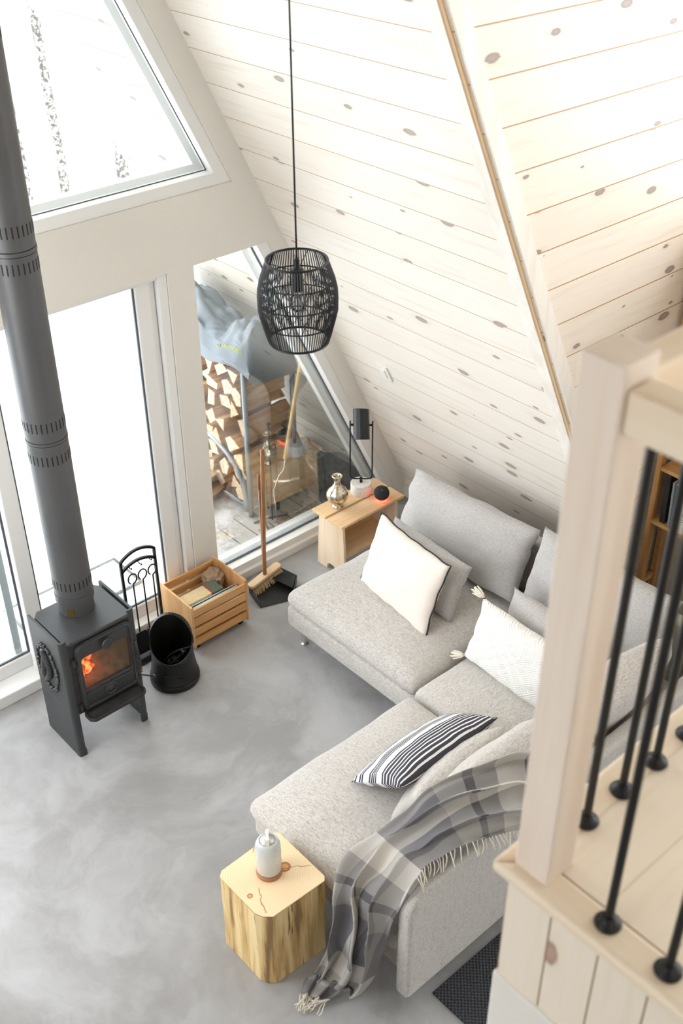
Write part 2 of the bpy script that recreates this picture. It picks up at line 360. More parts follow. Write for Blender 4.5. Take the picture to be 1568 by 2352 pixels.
def ember():
    M_, nt, b = mat('glowing_embers')
    tc = N(nt, 'ShaderNodeTexCoord').outputs['Object']; n = noise_n(nt, tc, 45, 4)
    r = mixc(nt, smooth(nt, n, .35, .65), (1.0, .03, .005), (1.0, .22, .05))
    LK(nt, r, b.inputs['Emission Color']); b.inputs['Emission Strength'].default_value = 4.0
    b.inputs['Base Color'].default_value = (.1, .02, .01, 1); return M_
m_ember = ember()
m_ash = simple('ash_and_charred_wood', srgb(168, 148, 118), .95, var=.45, vs=28, bmp=.6, bs=40)
def mercury():
    M_, nt, b = mat('mercury_glass'); b.inputs['Metallic'].default_value = .85; b.inputs['Roughness'].default_value = .12
    tc = N(nt, 'ShaderNodeTexCoord').outputs['Object']; n = noise_n(nt, tc, 38, 6, .8)
    LK(nt, mixc(nt, smooth(nt, n, .46, .58), srgb(236, 232, 220), srgb(168, 140, 88)), b.inputs['Base Color']); bump(nt, b, n, .2, .002)
    return M_
m_merc = mercury()
def terraz():
    M_, nt, b = mat('white_terrazzo'); b.inputs['Roughness'].default_value = .6
    tc = N(nt, 'ShaderNodeTexCoord').outputs['Object']
    v = N(nt, 'ShaderNodeTexVoronoi'); v.inputs['Scale'].default_value = 90; LK(nt, tc, v.inputs['Vector'])
    LK(nt, mixc(nt, smooth(nt, v.outputs['Distance'], .12, .3), srgb(150, 140, 132), srgb(240, 236, 232)), b.inputs['Base Color']); return M_
m_terr = terraz()
def rugm():
    M_, nt, b = mat('charcoal_woven_rug'); b.inputs['Roughness'].default_value = 1
    tc = N(nt, 'ShaderNodeTexCoord').outputs['Object']; sx = N(nt, 'ShaderNodeSeparateXYZ'); LK(nt, tc, sx.inputs[0])
    a = mth(nt, 'SINE', mth(nt, 'MULTIPLY', sx.outputs[0], 330)); c = mth(nt, 'SINE', mth(nt, 'MULTIPLY', sx.outputs[1], 330))
    h = mth(nt, 'MULTIPLY', a, c)
    n = noise_n(nt, tc, 160, 2)
    LK(nt, mixc(nt, smooth(nt, mth(nt, 'ADD', mth(nt, 'MULTIPLY', h, .3), n), .3, .9), srgb(38, 40, 44), srgb(84, 87, 92)), b.inputs['Base Color'])
    bump(nt, b, h, .8, .004); return M_
m_rug = rugm()

# ------------------------------------------------------------------ mesh helpers
def BM(): return bmesh.new()
def V3(*a): return Vector(a)
def box(bm, x0, x1, y0, y1, z0, z1, mi=0):
    vs = [bm.verts.new((x, y, z)) for z in (z0, z1) for y in (y0, y1) for x in (x0, x1)]
    for f in ((0, 2, 3, 1), (4, 5, 7, 6), (0, 1, 5, 4), (2, 6, 7, 3), (0, 4, 6, 2), (1, 3, 7, 5)):
        fc = bm.faces.new([vs[i] for i in f]); fc.material_index = mi
    return vs
def obox(bm, c, ax, ay, az, mi=0):
    """oriented box: centre and three half-axis vectors"""
    c, ax, ay, az = map(Vector, (c, ax, ay, az))
    vs = [bm.verts.new(c + sx*ax + sy2*ay + sz*az) for sz in (-1, 1) for sy2 in (-1, 1) for sx in (-1, 1)]
    for f in ((0, 2, 3, 1), (4, 5, 7, 6), (0, 1, 5, 4), (2, 6, 7, 3), (0, 4, 6, 2), (1, 3, 7, 5)):
        fc = bm.faces.new([vs[i] for i in f]); fc.material_index = mi
def prism(bm, pts, d, mi=0, capmi=None):
    """pts: ordered 3D polygon; d: extrusion vector"""
    d = Vector(d); a = [bm.verts.new(p) for p in pts]; b = [bm.verts.new(Vector(p)+d) for p in pts]
    n = len(pts); fs = []
    f1 = bm.faces.new(a); f2 = bm.faces.new(b[::-1]); f1.material_index = f2.material_index = mi if capmi is None else capmi
    for i in range(n):
        f = bm.faces.new((a[i], b[i], b[(i+1) % n], a[(i+1) % n])); f.material_index = mi
def ring(bm, outer, inner, d, mi=0):
    """frame between two same-length closed 3D loops, extruded by d"""
    d = Vector(d); n = len(outer)
    A = [bm.verts.new(p) for p in outer]; B = [bm.verts.new(p) for p in inner]
    A2 = [bm.verts.new(Vector(p)+d) for p in outer]; B2 = [bm.verts.new(Vector(p)+d) for p in inner]
    for i in range(n):
        j = (i+1) % n
        for q in ((A[i], A[j], B[j], B[i]), (A2[j], A2[i], B2[i], B2[j]), (A[j], A[i], A2[i], A2[j]), (B[i], B[j], B2[j], B2[i])):
            f = bm.faces.new(q); f.material_index = mi
def lathe(bm, prof, c=(0, 0, 0), n=32, cap=True, mi=0):
    """prof: list of (r, z)"""
    rows = []
    for r, z in prof:
        if r < 1e-5: rows.append([bm.verts.new((c[0], c[1], c[2]+z))])
        else: rows.append([bm.verts.new((c[0]+r*math.cos(2*PI*i/n), c[1]+r*math.sin(2*PI*i/n), c[2]+z)) for i in range(n)])
    for a, b in zip(rows[:-1], rows[1:]):
        for i in range(n):
            j = (i+1) % n
            if len(a) == 1 and len(b) == 1: continue
            if len(a) == 1: f = bm.faces.new((a[0], b[i], b[j])[::-1])
            elif len(b) == 1: f = bm.faces.new((a[i], a[j], b[0]))
            else: f = bm.faces.new((a[i], a[j], b[j], b[i]))
            f.material_index = mi
    if cap:
        if len(rows[0]) > 1: bm.faces.new(rows[0][::-1]).material_index = mi
        if len(rows[-1]) > 1: bm.faces.new(rows[-1]).material_index = mi
def tube(bm, pts, r, n=8, closed=False, cap=True, mi=0, taper=None):
    pts = [Vector(p) for p in pts]; m_ = len(pts); rows = []; prev = None
    for i, p in enumerate(pts):
        if closed: t = (pts[(i+1) % m_]-pts[i-1]).normalized()
        else: t = (pts[min(i+1, m_-1)]-pts[max(i-1, 0)]).normalized()
        if prev is None:
            a = Vector((0, 0, 1)) if abs(t.z) < .9 else Vector((1, 0, 0)); nn = t.cross(a).normalized()
        else: nn = (prev-t*prev.dot(t)).normalized()
        prev = nn; bb = t.cross(nn); rr = r if taper is None else r*taper[i]
        rows.append([bm.verts.new(p+rr*(math.cos(2*PI*k/n)*nn+math.sin(2*PI*k/n)*bb)) for k in range(n)])
    rng = range(m_ if closed else m_-1)
    for i in rng:
        a, b = rows[i], rows[(i+1) % m_]
        for k in range(n):
            bm.faces.new((a[k], a[(k+1) % n], b[(k+1) % n], b[k])).material_index = mi
    if cap and not closed:
        bm.faces.new(rows[0][::-1]).material_index = mi; bm.faces.new(rows[-1]).material_index = mi
def bez(p0, p1, p2, p3, n=12):
    p0, p1, p2, p3 = map(Vector, (p0, p1, p2, p3)); o = []
    for i in range(n+1):
        t = i/n; o.append((1-t)**3*p0+3*(1-t)**2*t*p1+3*(1-t)*t*t*p2+t**3*p3)
    return o
def rrect(w, h, r, n=5, cx=0, cy_=0):
    """rounded rectangle loop of (x, y)"""
    o = []
    for k, (sx, sy2) in enumerate(((1, 1), (-1, 1), (-1, -1), (1, -1))):
        for i in range(n+1):
            a = PI/2*(k+i/n); o.append((cx+sx*(w/2-r)+r*math.cos(a), cy_+sy2*(h/2-r)+r*math.sin(a)))
    return o
def softbox(bm, x0, x1, y0, y1, z0, z1, r=.05, dome=.03, nx=18, ny=18, wob=.004, seed=0, mi=0):
    """upholstered block: rounded edges and a crowned top"""
    cx, cy2, cz = (x0+x1)/2, (y0+y1)/2, (z0+z1)/2; hx, hy, hz = (x1-x0)/2, (y1-y0)/2, (z1-z0)/2
    def grid(h, n): return [-h+2*h*i/n for i in range(n+1)]
    gx = [-hx, -hx+r*.3, -hx+r]+[-hx+r+(2*hx-2*r)*i/nx for i in range(1, nx)]+[hx-r, hx-r*.3, hx]
    gy = [-hy, -hy+r*.3, -hy+r]+[-hy+r+(2*hy-2*r)*i/ny for i in range(1, ny)]+[hy-r, hy-r*.3, hy]
    gz = [-hz, -hz+r*.3, -hz+r, 0, hz-r, hz-r*.3, hz]
    if hz <= r: gz = [-hz, -hz*.6, 0, hz*.6, hz]
    cache = {}
    rz = min(r, hz*.98)
    def P(x, y, z):
        k = (round(x, 5), round(y, 5), round(z, 5))
        if k in cache: return cache[k]
        ix = max(-hx+r, min(hx-r, x)); iy = max(-hy+r, min(hy-r, y)); iz = max(-hz+rz, min(hz-rz, z))
        d = Vector((x-ix, y-iy, z-iz))
        q = Vector((ix, iy, iz))+(d.normalized()*r if d.length > 1e-6 else d)
        if z > 0: q.z += dome*max(0, (1-(x/hx)**4))*max(0, (1-(y/hy)**4))*(z/hz)
        s = noise.noise(Vector((q.x*3+seed, q.y*3, q.z*3+seed*2)))*wob + noise.noise(Vector((q.x*11+seed, q.y*11, q.z*11)))*wob*.35
        q = q*(1+s*1.5) ; q.z += s*1.5
        v = bm.verts.new((cx+q.x, cy2+q.y, cz+q.z)); cache[k] = v; return v
    def face(a):
        try: bm.faces.new(a).material_index = mi
        except ValueError: pass
    for i in range(len(gx)-1):
        for j in range(len(gy)-1):
            for z, fl in ((gz[-1], 0), (gz[0], 1)):
                q = [P(gx[i], gy[j], z), P(gx[i+1], gy[j], z), P(gx[i+1], gy[j+1], z), P(gx[i], gy[j+1], z)]
                face(q[::-1] if fl else q)
    for k in range(len(gz)-1):
        for i in range(len(gx)-1):
            for y, fl in ((gy[0], 0), (gy[-1], 1)):
                q = [P(gx[i], y, gz[k]), P(gx[i+1], y, gz[k]), P(gx[i+1], y, gz[k+1]), P(gx[i], y, gz[k+1])]
                face(q[::-1] if fl else q)
        for j in range(len(gy)-1):
            for x, fl in ((gx[0], 1), (gx[-1], 0)):
                q = [P(x, gy[j], gz[k]), P(x, gy[j+1], gz[k]), P(x, gy[j+1], gz[k+1]), P(x, gy[j], gz[k+1])]
                face(q[::-1] if fl else q)
def pillow_bm(w, h, t, n=26, pinch=.05, wr=.006, seed=1, power=.42, sag=0.0, round_=0.0):
    """pillow lying in local XY, front = +Z, centred; UVs 0..1"""
    bm = BM(); uvl = bm.loops.layers.uv.new('UVMap'); V = {}
    for s in (1, -1):
        for i in range(n+1):
            for j in range(n+1):
                u = -1+2*i/n; v = -1+2*j/n
                e = i in (0, n) or j in (0, n)
                if e and s == -1: V[(s, i, j)] = V[(1, i, j)]; continue
                x = u*(1-pinch*(1-v*v)); y = v*(1-pinch*(1-u*u))
                if round_:
                    k = round_*(u*u*v*v); x *= 1-k; y *= 1-k
                p = max(0, (1-u**2)*(1-v**2))**power
                z = s*t/2*p
                nz = noise.noise(Vector((x*2.2+seed, y*2.2+s*5, seed)))+.5*noise.noise(Vector((x*6+seed, y*6+s*5, seed)))
                z += s*nz*wr*(1-abs(2*p-1)*.5) * (1 if not e else 0)
                x2 = x*w/2+noise.noise(Vector((v*3+seed, s*0, seed)))*wr; y2 = y*h/2+noise.noise(Vector((u*3+seed+9, 0, seed)))*wr
                z += -sag*(1-v)*(1-v)*.25
                V[(s, i, j)] = bm.verts.new((x2, y2, z))
    for s in (1, -1):
        for i in range(n):
            for j in range(n):
                ids = [(i, j), (i+1, j), (i+1, j+1), (i, j+1)]
                if s == -1: ids = ids[::-1]
                try: f = bm.faces.new([V[(s, a, b)] for a, b in ids])
                except ValueError: continue
                for lp, (a, b) in zip(f.loops, ids): lp[uvl].uv = (a/n, b/n)
    edge = [V[(1, i, 0)].co.copy() for i in range(n)]+[V[(1, n, j)].co.copy() for j in range(n)]+[V[(1, i, n)].co.copy() for i in range(n, 0, -1)]+[V[(1, 0, j)].co.copy() for j in range(n, 0, -1)]
    return bm, edge
def frame3(bl, br, tl, facing):
    """matrix with X along bottom edge, Y up, Z to the front; returns matrix, w, h"""
    bl, br, tl = map(Vector, (bl, br, tl)); X = br-bl; w = X.length; X.normalize()
    Yv = tl-bl; Yv = Yv-X*Yv.dot(X); h = Yv.length; Yv.normalize(); Z = X.cross(Yv)
    if Z.dot(Vector(facing)) < 0: Z = -Z; X = -X
    c = (bl+br)/2+Yv*h/2
    m_ = Matrix((X, Yv, Z)).transposed().to_4x4(); m_.translation = c
    return m_, w, h
def fin(name, bm, m_, parent=None, smooth=False, bev=0, seg=2, sub=0, auto=None, uvplank=None):
    bmesh.ops.remove_doubles(bm, verts=bm.verts, dist=1e-6)
    bmesh.ops.recalc_face_normals(bm, faces=bm.faces)
    me = bpy.data.meshes.new(name); bm.to_mesh(me); bm.free()
    for mm in (m_ if isinstance(m_, (list, tuple)) else [m_]): me.materials.append(mm)
    if smooth:
        for p in me.polygons: p.use_smooth = True
    o = bpy.data.objects.new(name, me); COL.objects.link(o)
    if parent: o.parent = parent
    if bev:
        b = o.modifiers.new('bevel', 'BEVEL'); b.width = bev; b.segments = seg; b.limit_method = 'ANGLE'; b.angle_limit = math.radians(35)
    if sub:
        s = o.modifiers.new('subsurf', 'SUBSURF'); s.levels = sub; s.render_levels = sub
    if auto: 
        try: me.set_sharp_from_angle(angle=math.radians(auto))
        except Exception: pass
    return o
def text_mesh(body, size, ext):
    c = bpy.data.curves.new('t', 'FONT'); c.body = body; c.size = size; c.extrude = ext
    t = bpy.data.objects.new('t', c); COL.objects.link(t)
    me = bpy.data.meshes.new_from_object(t.evaluated_get(bpy.context.evaluated_depsgraph_get()))
    bpy.data.objects.remove(t); bpy.data.curves.remove(c); me.name = 'lettering'; return me
def tag(o, label, cat, group=None, kind=None):
    if label: o['label'] = label
    if cat: o['category'] = cat
    if group: o['group'] = group
    if kind: o['kind'] = kind
    return o
def thing(name, label, cat, loc=(0, 0, 0), rz=0, group=None):
    o = bpy.data.objects.new(name, None); COL.objects.link(o); o.location = loc; o.rotation_euler = (0, 0, rz)
    o.empty_display_size = .1
    return tag(o, label, cat, group)
def struct(name, bm, m_, parent=None, label=None, **kw):
    o = fin(name, bm, m_, parent, **kw)
    if not parent: o['kind'] = 'structure'
    if label: o['label'] = label
    return o
def copy_tree(o, parent=None):
    c = o.copy(); COL.objects.link(c)
    if parent: c.parent = parent
    for ch in [x for x in bpy.data.objects if x.parent == o]: copy_tree(ch, c)
    return c
def uvmap(o, fu, fv):
    me = o.data; l = me.uv_layers.get('UVMap') or me.uv_layers.new(name='UVMap')
    for lp in me.loops:
        p = me.vertices[lp.vertex_index].co; l.data[lp.index].uv = (fu(p), fv(p))

# ================================================================== SETTING
WY = 4.425; X0 = 4.5726; RX = 1.85          # window wall, right roof foot, ridge
def sx_(z): return X0-.5*z                  # right slope
def sl_(z): return 2*RX-X0+.5*z             # left slope
ZR = (X0-RX)*2
# floor
bm = BM(); box(bm, -3.0, 7.0, -3.0, WY, -.12, 0); struct('floor', bm, m_conc)
# right roof slope (also runs on over the porch)
def slope_panel(name, y0, y1, side, m_, zlo=.15):
    bm = BM(); f = sx_ if side > 0 else sl_; s = side
    prism(bm, [(f(ZR), y0, ZR), (f(zlo), y0, zlo), (f(zlo), y0, -.1), (f(zlo)+s*.3, y0, -.1), (f(zlo)+s*.3, y0, zlo), (f(ZR)+s*.28, y0, ZR+.1)], (0, y1-y0, 0))
    o = struct(name, bm, m_)
    uvmap(o, lambda p: p.y, lambda p: (p.z-.091)/.165)
    return o
slope_panel('wall_right', 2.69, WY+.15, 1, m_slope)
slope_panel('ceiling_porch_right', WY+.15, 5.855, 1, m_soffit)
def left_slope(name, parts, m_):      # left roof slope with an unseen opening added to let in more light
    bm = BM()
    for y0, y1, z0, z1 in parts:
        prism(bm, [(sl_(z1), y0, z1), (sl_(z0), y0, z0), (sl_(z0)-.28, y0, z0+.1), (sl_(z1)-.28, y0, z1+.1)], (0, y1-y0, 0))
    o = struct(name, bm, m_); uvmap(o, lambda p: p.y, lambda p: (p.z-.091)/.165); return o
left_slope('wall_left', [(2.69, 2.85, -.1, ZR), (4.3, WY+.15, -.1, ZR), (2.85, 4.3, -.1, .9), (2.85, 4.3, 3.5, ZR)], m_slope)
bm = BM()
O_ = [(sl_(z), y, z) for y, z in ((2.85, .9), (4.3, .9), (4.3, 3.5), (2.85, 3.5))]; I_ = [(sl_(z), y, z) for y, z in ((2.91, .96), (4.24, .96), (4.24, 3.44), (2.91, 3.44))]
ring(bm, O_, I_, (-.12, 0, .06)); struct('window_4', bm, m_frame)  # frame round the opening added for light
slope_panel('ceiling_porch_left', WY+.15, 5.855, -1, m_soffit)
# alcove wall with boards running across
AY = 2.665
bm = BM(); prism(bm, [(sx_(.15), AY, -.1), (sx_(.15), AY, .15), (sx_(5.2), AY, 5.2), (7.0, AY, 5.2), (7.0, AY, -.1)], (0, .02, 0))
o = struct('wall_alcove', bm, m_alc); uvmap(o, lambda p: p.x, lambda p: (p.z-.136)/.1818)
bm = BM(); box(bm, 4.745, 4.845, .9, AY-.002, -.1, 2.40); struct('wall_alcove_side', bm, m_beige)
# corner trims
def along(z0, z1, y, off, w, thick, name, m_):
    pass
bm = BM()   # board on the slope, next to the corner
nx, nz = 2/math.sqrt(5), 1/math.sqrt(5)
def slp(z, y, d=0): return (sx_(z)-nx*d, y, z-nz*d)
prism(bm, [slp(.15, AY+.016), slp(.15, AY+.085), slp(.15, AY+.085, .014), slp(.15, AY+.016, .014)], Vector(slp(5.0, 0))-Vector(slp(.15, 0)))
o = struct('trim_1', bm, m_trimw, label='whitewashed corner board on the roof slope')
bm = BM()   # board on the alcove wall
prism(bm, [(sx_(.1)+.008, AY, .1), (sx_(.1)+.088, AY, .1), (sx_(.1)+.088, AY-.014, .1), (sx_(.1)+.008, AY-.014, .1)], (-2.45, 0, 4.9))
struct('trim_2', bm, m_trimw, label='whitewashed corner board on the alcove wall')
bm = BM()
prism(bm, [slp(.15, AY+.001, .001), slp(.15, AY+.017, .001), slp(.15, AY+.017, .008), slp(.15, AY+.001, .008)], Vector(slp(5.0, 0))-Vector(slp(.15, 0)))
struct('trim_3', bm, m_gap, label='bare pine strip in the corner joint')
# window wall
bm = BM()
def wp(pts, y0=WY, y1=WY+.15): prism(bm, [(x, y0, z) for x, z in pts], (0, y1-y0, 0))
B0, B1 = 2.05, 2.41
wp([(sl_(B0)-.02, B0), (sx_(B0)+.02, B0), (sx_(B1)+.02, B1), (sl_(B1)-.02, B1)])
WS = 4.467
for mir in (0, 1):
    q = (lambda x: 2*RX-x) if mir else (lambda x: x)
    wp([(q(a), b) for a, b in [(WS, 0), (sx_(.15)+.02, 0), (sx_(.15)+.02, .15), (sx_(B0)+.02, B0), (WS-.5*B0, B0)]])
    wp([(q(a), b) for a, b in [(2.815, 0), (2.97, 0), (2.97, B0), (2.815, B0)]])
    wp([(q(a), b) for a, b in [(3.239, B1), (sx_(B1)+.02, B1), (RX, ZR+.04), (RX, 2*(3.239-RX)+B1)]])
struct('wall_window', bm, m_white)
# windows
def offset_poly(pts, d):
    n = len(pts); out = []
    cx = sum(p[0] for p in pts)/n; cz = sum(p[1] for p in pts)/n
    L = []
    for i in range(n):
        a, b = Vector((*pts[i],)), Vector((*pts[(i+1) % n],)); t = (b-a).normalized(); nn = Vector((-t.y, t.x))
        if nn.dot(Vector((cx, cz))-a) < 0: nn = -nn
        L.append((a+nn*d, t))
    for i in range(n):
        (a, t), (b, s) = L[i-1], L[i]
        den = t.x*s.y-t.y*s.x; k = ((b.x-a.x)*s.y-(b.y-a.y)*s.x)/den; p = a+t*k; out.append((p.x, p.y))
    return out
def window(name, pts, steps, glass_y, mats=None):
    """pts outline in x,z; steps: (from offset, to offset, y0, y1, material)"""
    bm = BM(); a, b, y0, y1, mm = steps[0]
    O, I = offset_poly(pts, a) if a else pts, offset_poly(pts, b)
    ring(bm, [(x, y0, z) for x, z in O], [(x, y0, z) for x, z in I], (0, y1-y0, 0))
    root = struct(name, bm, mm, bev=.003)
    for k, (a, b, y0, y1, mm) in enumerate(steps[1:]):
        bm = BM(); O, I = offset_poly(pts, a), offset_poly(pts, b)
        ring(bm, [(x, y0, z) for x, z in O], [(x, y0, z) for x, z in I], (0, y1-y0, 0))
        fin('gasket' if mm == m_gasket else 'outer_frame', bm, mm, root)
    bm = BM(); I = offset_poly(pts, steps[0][1]-.004); prism(bm, [(x, glass_y, z) for x, z in I], (0, .006, 0)); fin('glass_pane', bm, m_glass, root)
    return root
FR = lambda a=.0, b=.055: [(a, b, WY+.012, WY+.10, m_frame), (b-.002, b+.008, WY+.07, WY+.085, m_gasket), (.01, b+.035, WY+.12, WY+.17, m_alu)]
window('window_1', [(2*RX-3.239, B1), (3.239, B1), (RX, 2*(3.239-RX)+B1)], [(.0, .062, WY+.012, WY+.10, m_frame), (.061, .0655, WY+.07, WY+.076, m_gasket), (.02, .085, WY+.13, WY+.18, m_frame)], WY+.075)
for k, mir in enumerate((0, 1)):
    q = (lambda x: 2*RX-x) if mir else (lambda x: x)
    P4 = [(q(2.97), .055), (q(WS-.5*.055), .055), (q(WS-.5*B0), B0), (q(2.97), B0)]
    # frame only wide on slanted side and sill: built as separate sticks
    bm = BM(); y0, y1 = WY+.012, WY+.10
    s = .062*math.sqrt(5)/2
    def st(pts, bm): prism(bm, [(q(x), y0, z) for x, z in pts], (0, y1-y0, 0))
    st([(WS-.5*.055, .055), (WS-.5*B0, B0), (WS-.5*B0-s, B0), (WS-.5*.055-s, .055)], bm)
    st([(2.97, .055), (WS-.5*.055-s, .055), (WS-.5*.115-s, .10), (2.97, .10)], bm)
    root = struct('window_%d' % (2+k), bm, m_frame, bev=.002)
    bm = BM(); y0, y1 = WY+.07, WY+.084; 
    st([(WS-.5*.10-s, .10), (WS-.5*B0-s, B0), (WS-.5*B0-s-.006, B0), (WS-.5*.10-s-.006, .10)], bm)
    st([(2.97, .10), (WS-.5*.10-s, .10), (WS-.5*.10-s-.004, .108), (2.97, .108)], bm); fin('gasket', bm, m_gasket, root)
    bm = BM(); y0, y1 = WY+.13, WY+.18
    st([(WS-.5*.10-s, .10), (WS-.5*B0-s, B0), (WS-.5*B0-s-.042, B0), (WS-.5*.10-s-.042, .10)], bm)
    st([(2.97, .055), (WS-.5*.10-s, .055), (WS-.5*.10-s, .10), (2.97, .10)], bm); fin('outer_frame', bm, m_frame, root)
    bm = BM(); y0, y1 = WY+.076, WY+.082
    st([(2.97, .10), (WS-.5*.10-s, .10), (WS-.5*B0-s, B0), (2.97, B0)], bm); fin('glass_pane', bm, m_glass, root)
    bm = BM(); y0, y1 = WY-.012, WY+.15
    st([(2.97, 0), (WS, 0), (WS-.5*.055, .055), (2.97, .055)], bm); struct('trim_%d' % (4+k), bm, m_frame, bev=.004, label='white sill board under the %s corner window' % ('left' if mir else 'right'))
# sliding glass door
DX0, DX1 = 2*RX-2.815, 2.815
bm = BM(); Y0 = WY+.0
for a, b, z0, z1 in ((DX0, DX0+.055, 0, B0), (DX1-.055, DX1, 0, B0), (DX0+.055, DX1-.055, B0-.02, B0)): box(bm, a, b, WY+.01, WY+.14, z0, z1)
for a, b in ((DX0+.055, DX0+.09), (DX1-.09, DX1-.055)): box(bm, a, b, WY+.045, WY+.14, 0, B0-.02)
dr = struct('door_1', bm, m_frame, bev=.006)
bm = BM(); box(bm, DX0, DX1, WY-.035, WY+.14, 0, .075); fin('threshold', bm, m_frame, dr, bev=.006)
def sash(x0, x1, y0, y1, st_=.085):
    bm = BM(); z0, z1 = .075, B0-.02
    O = [(x0, y0, z0), (x1, y0, z0), (x1, y0, z1), (x0, y0, z1)]; I = [(x0+st_, y0, z0+.085), (x1-st_, y0, z0+.085), (x1-st_, y0, z1-.012), (x0+st_, y0, z1-.012)]
    ring(bm, O, I, (0, y1-y0, 0)); s = fin('sash', bm, m_frame, dr, bev=.008, seg=3)
    bm = BM(); I2 = [(x0+st_+.01, y0, z0+.095), (x1-st_-.01, y0, z0+.095), (x1-st_-.01, y0, z1-.016), (x0+st_+.01, y0, z1-.016)]
    ring(bm, [(a, y0+.012, c) for a, b, c in I], [(a, y0+.012, c) for a, b, c in I2], (0, .01, 0)); fin('gasket', bm, m_gasket, s)
    bm = BM(); box(bm, x0+st_-.004, x1-st_+.004, (y0+y1)/2, (y0+y1)/2+.006, z0+.08, z1-.008); fin('glass_pane', bm, m_glass, s)
sash(1.775, 2.725, WY+.03, WY+.075)
sash(2*RX-2.725, 1.868, WY+.085, WY+.13)
bm = BM(); box(bm, 1.80, 1.86, WY+.13, WY+.16, .08, B0-.02); box(bm, 1.72, 1.76, WY+.14, WY+.16, .08, B0-.02); fin('interlock', bm, m_alu, dr)
# deck, snow outside
bm = BM(); box(bm, -3, 7.5, WY+.15, 7.2, -.14, -.015)
o = struct('deck', bm, m_deck); uvmap(o, lambda p: p.y, lambda p: p.x/.14)
bm = BM(); n = 24
vs = [[bm.verts.new((-40+90*i/n, 7.2+60*j/n, -.3+noise.noise(Vector((i*.4, j*.4, 0)))*.25*(j > 0))) for j in range(n+1)] for i in range(n+1)]
for i in range(n):
    for j in range(n): bm.faces.new((vs[i][j], vs[i+1][j], vs[i+1][j+1], vs[i][j+1]))
struct('snow_ground', bm, m_snow, smooth=True)
# ---- loft
LZ = 2.41
bm = BM(); box(bm, 1.155+.075, 5.5, -2.5, .865-.075, LZ-.03, LZ)
o = struct('loft_floor', bm, m_loftfl); uvmap(o, lambda p: p.x, lambda p: (p.y-.79)/.14)
bm = BM()
prism(bm, [(1.152, -2.5, LZ-.034), (1.152, .865, LZ-.034), (1.232, .785, LZ-.034), (1.232, -2.5, LZ-.034)], (0, 0, .036))
struct('trim_7', bm, m_nose, bev=.014, seg=4, label='pine nosing board along the open side of the loft')
bm = BM()
prism(bm, [(1.152, .865, LZ-.034), (5.5, .865, LZ-.034), (5.5, .785, LZ-.034), (1.232, .785, LZ-.034)], (0, 0, .036))
struct('trim_8', bm, m_railw, bev=.014, seg=4, label='pine nosing board along the window side of the loft')
bm = BM(); box(bm, 1.18, 1.20, -2.5, .84, 2.05, LZ-.034)
o = struct('loft_fascia', bm, m_fascia); uvmap(o, lambda p: p.z, lambda p: (p.y-.84)/.11)
bm = BM(); box(bm, 1.20, 5.5, .815, .835, 2.05, LZ-.034)
o = struct('loft_fascia_front', bm, m_fascia); uvmap(o, lambda p: p.z, lambda p: (p.x)/.11)
bm = BM(); box(bm, 1.172, 1.30, -2.5, .846, 0, 2.05); struct('wall_stair', bm, m_white, bev=.006)
bm = BM(); box(bm, 1.20, 5.5, -2.5, .815, 2.05, 2.30); struct('ceiling', bm, m_white)

# rest of the shell behind the viewer: end wall, wing walls and roof, with openings added for light
bm = BM()
for a, b, z0, z1 in ((-2.6, 7.0, -.1, 3.3), (-2.6, .2, 3.3, 4.1), (1.7, 7.0, 3.3, 4.1), (-2.6, 7.0, 4.1, 5.6)): box(bm, a, b, -2.75, -2.6, z0, z1)
struct('wall_rear', bm, m_beige)
bm = BM()
for a, b, z0, z1 in ((-2.75, 2.8, -.1, 1.7), (-2.75, .9, 1.7, 3.9), (2.5, 2.8, 1.7, 3.9), (-2.75, 2.8, 3.9, 5.6)): box(bm, -2.75, -2.6, a, b, z0, z1)
struct('wall_wing', bm, m_beige)
bm = BM(); box(bm, -2.6, sl_(5.2), 2.68, 2.80, -.1, 5.3)
bm.free(); bm = BM(); prism(bm, [(sl_(.0), 2.685, -.1), (sl_(5.2), 2.685, 5.2), (-2.6, 2.685, 5.2), (-2.6, 2.685, -.1)], (0, .05, 0)); struct('wall_wing_front', bm, m_beige)
bm = BM(); box(bm, -2.75, 7.0, -2.75, 2.72, 5.2, 5.3); o = struct('ceiling_boards', bm, m_soffit); uvmap(o, lambda p: p.x, lambda p: p.y/.185)

# ================================================================== LOFT RAILING
rl = thing('loft_railing', 'pale pine loft railing with black metal balusters, blurred in the foreground', 'railing', (1.22, .79, LZ))
def loc(bm, o): bmesh.ops.translate(bm, vec=-Vector(o.location), verts=bm.verts)
bm = BM(); box(bm, -.0405, .0405, -.039, .039, 0, 1.095); fin('newel_post', bm, m_post, rl, bev=.004)
bm = BM(); box(bm, .0405, 3.2, -.03, .03, .985, 1.06); fin('handrail', bm, m_railw, rl, bev=.008, seg=3)
bm = BM(); box(bm, -.032, .028, -3.0, -.039, .985, 1.06); fin('handrail', bm, m_nose, rl, bev=.008, seg=3)
def baluster(x, y):
    bm = BM(); lathe(bm, [(.0085, 0), (.0085, .985)], (x, y, 0), 12); b = fin('baluster', bm, m_black, rl, smooth=True, auto=40)
    bm = BM(); lathe(bm, [(.0, .001), (.024, .001), (.026, .006), (.022, .012), (.013, .016), (.012, .024), (.0, .024)], (x, y, 0), 24, False); fin('base_flange', bm, m_black, b, smooth=True)
for k in range(11): baluster(.142+.117*k, .010)
for k in range(8): baluster(-.018, -.164-.130*k)

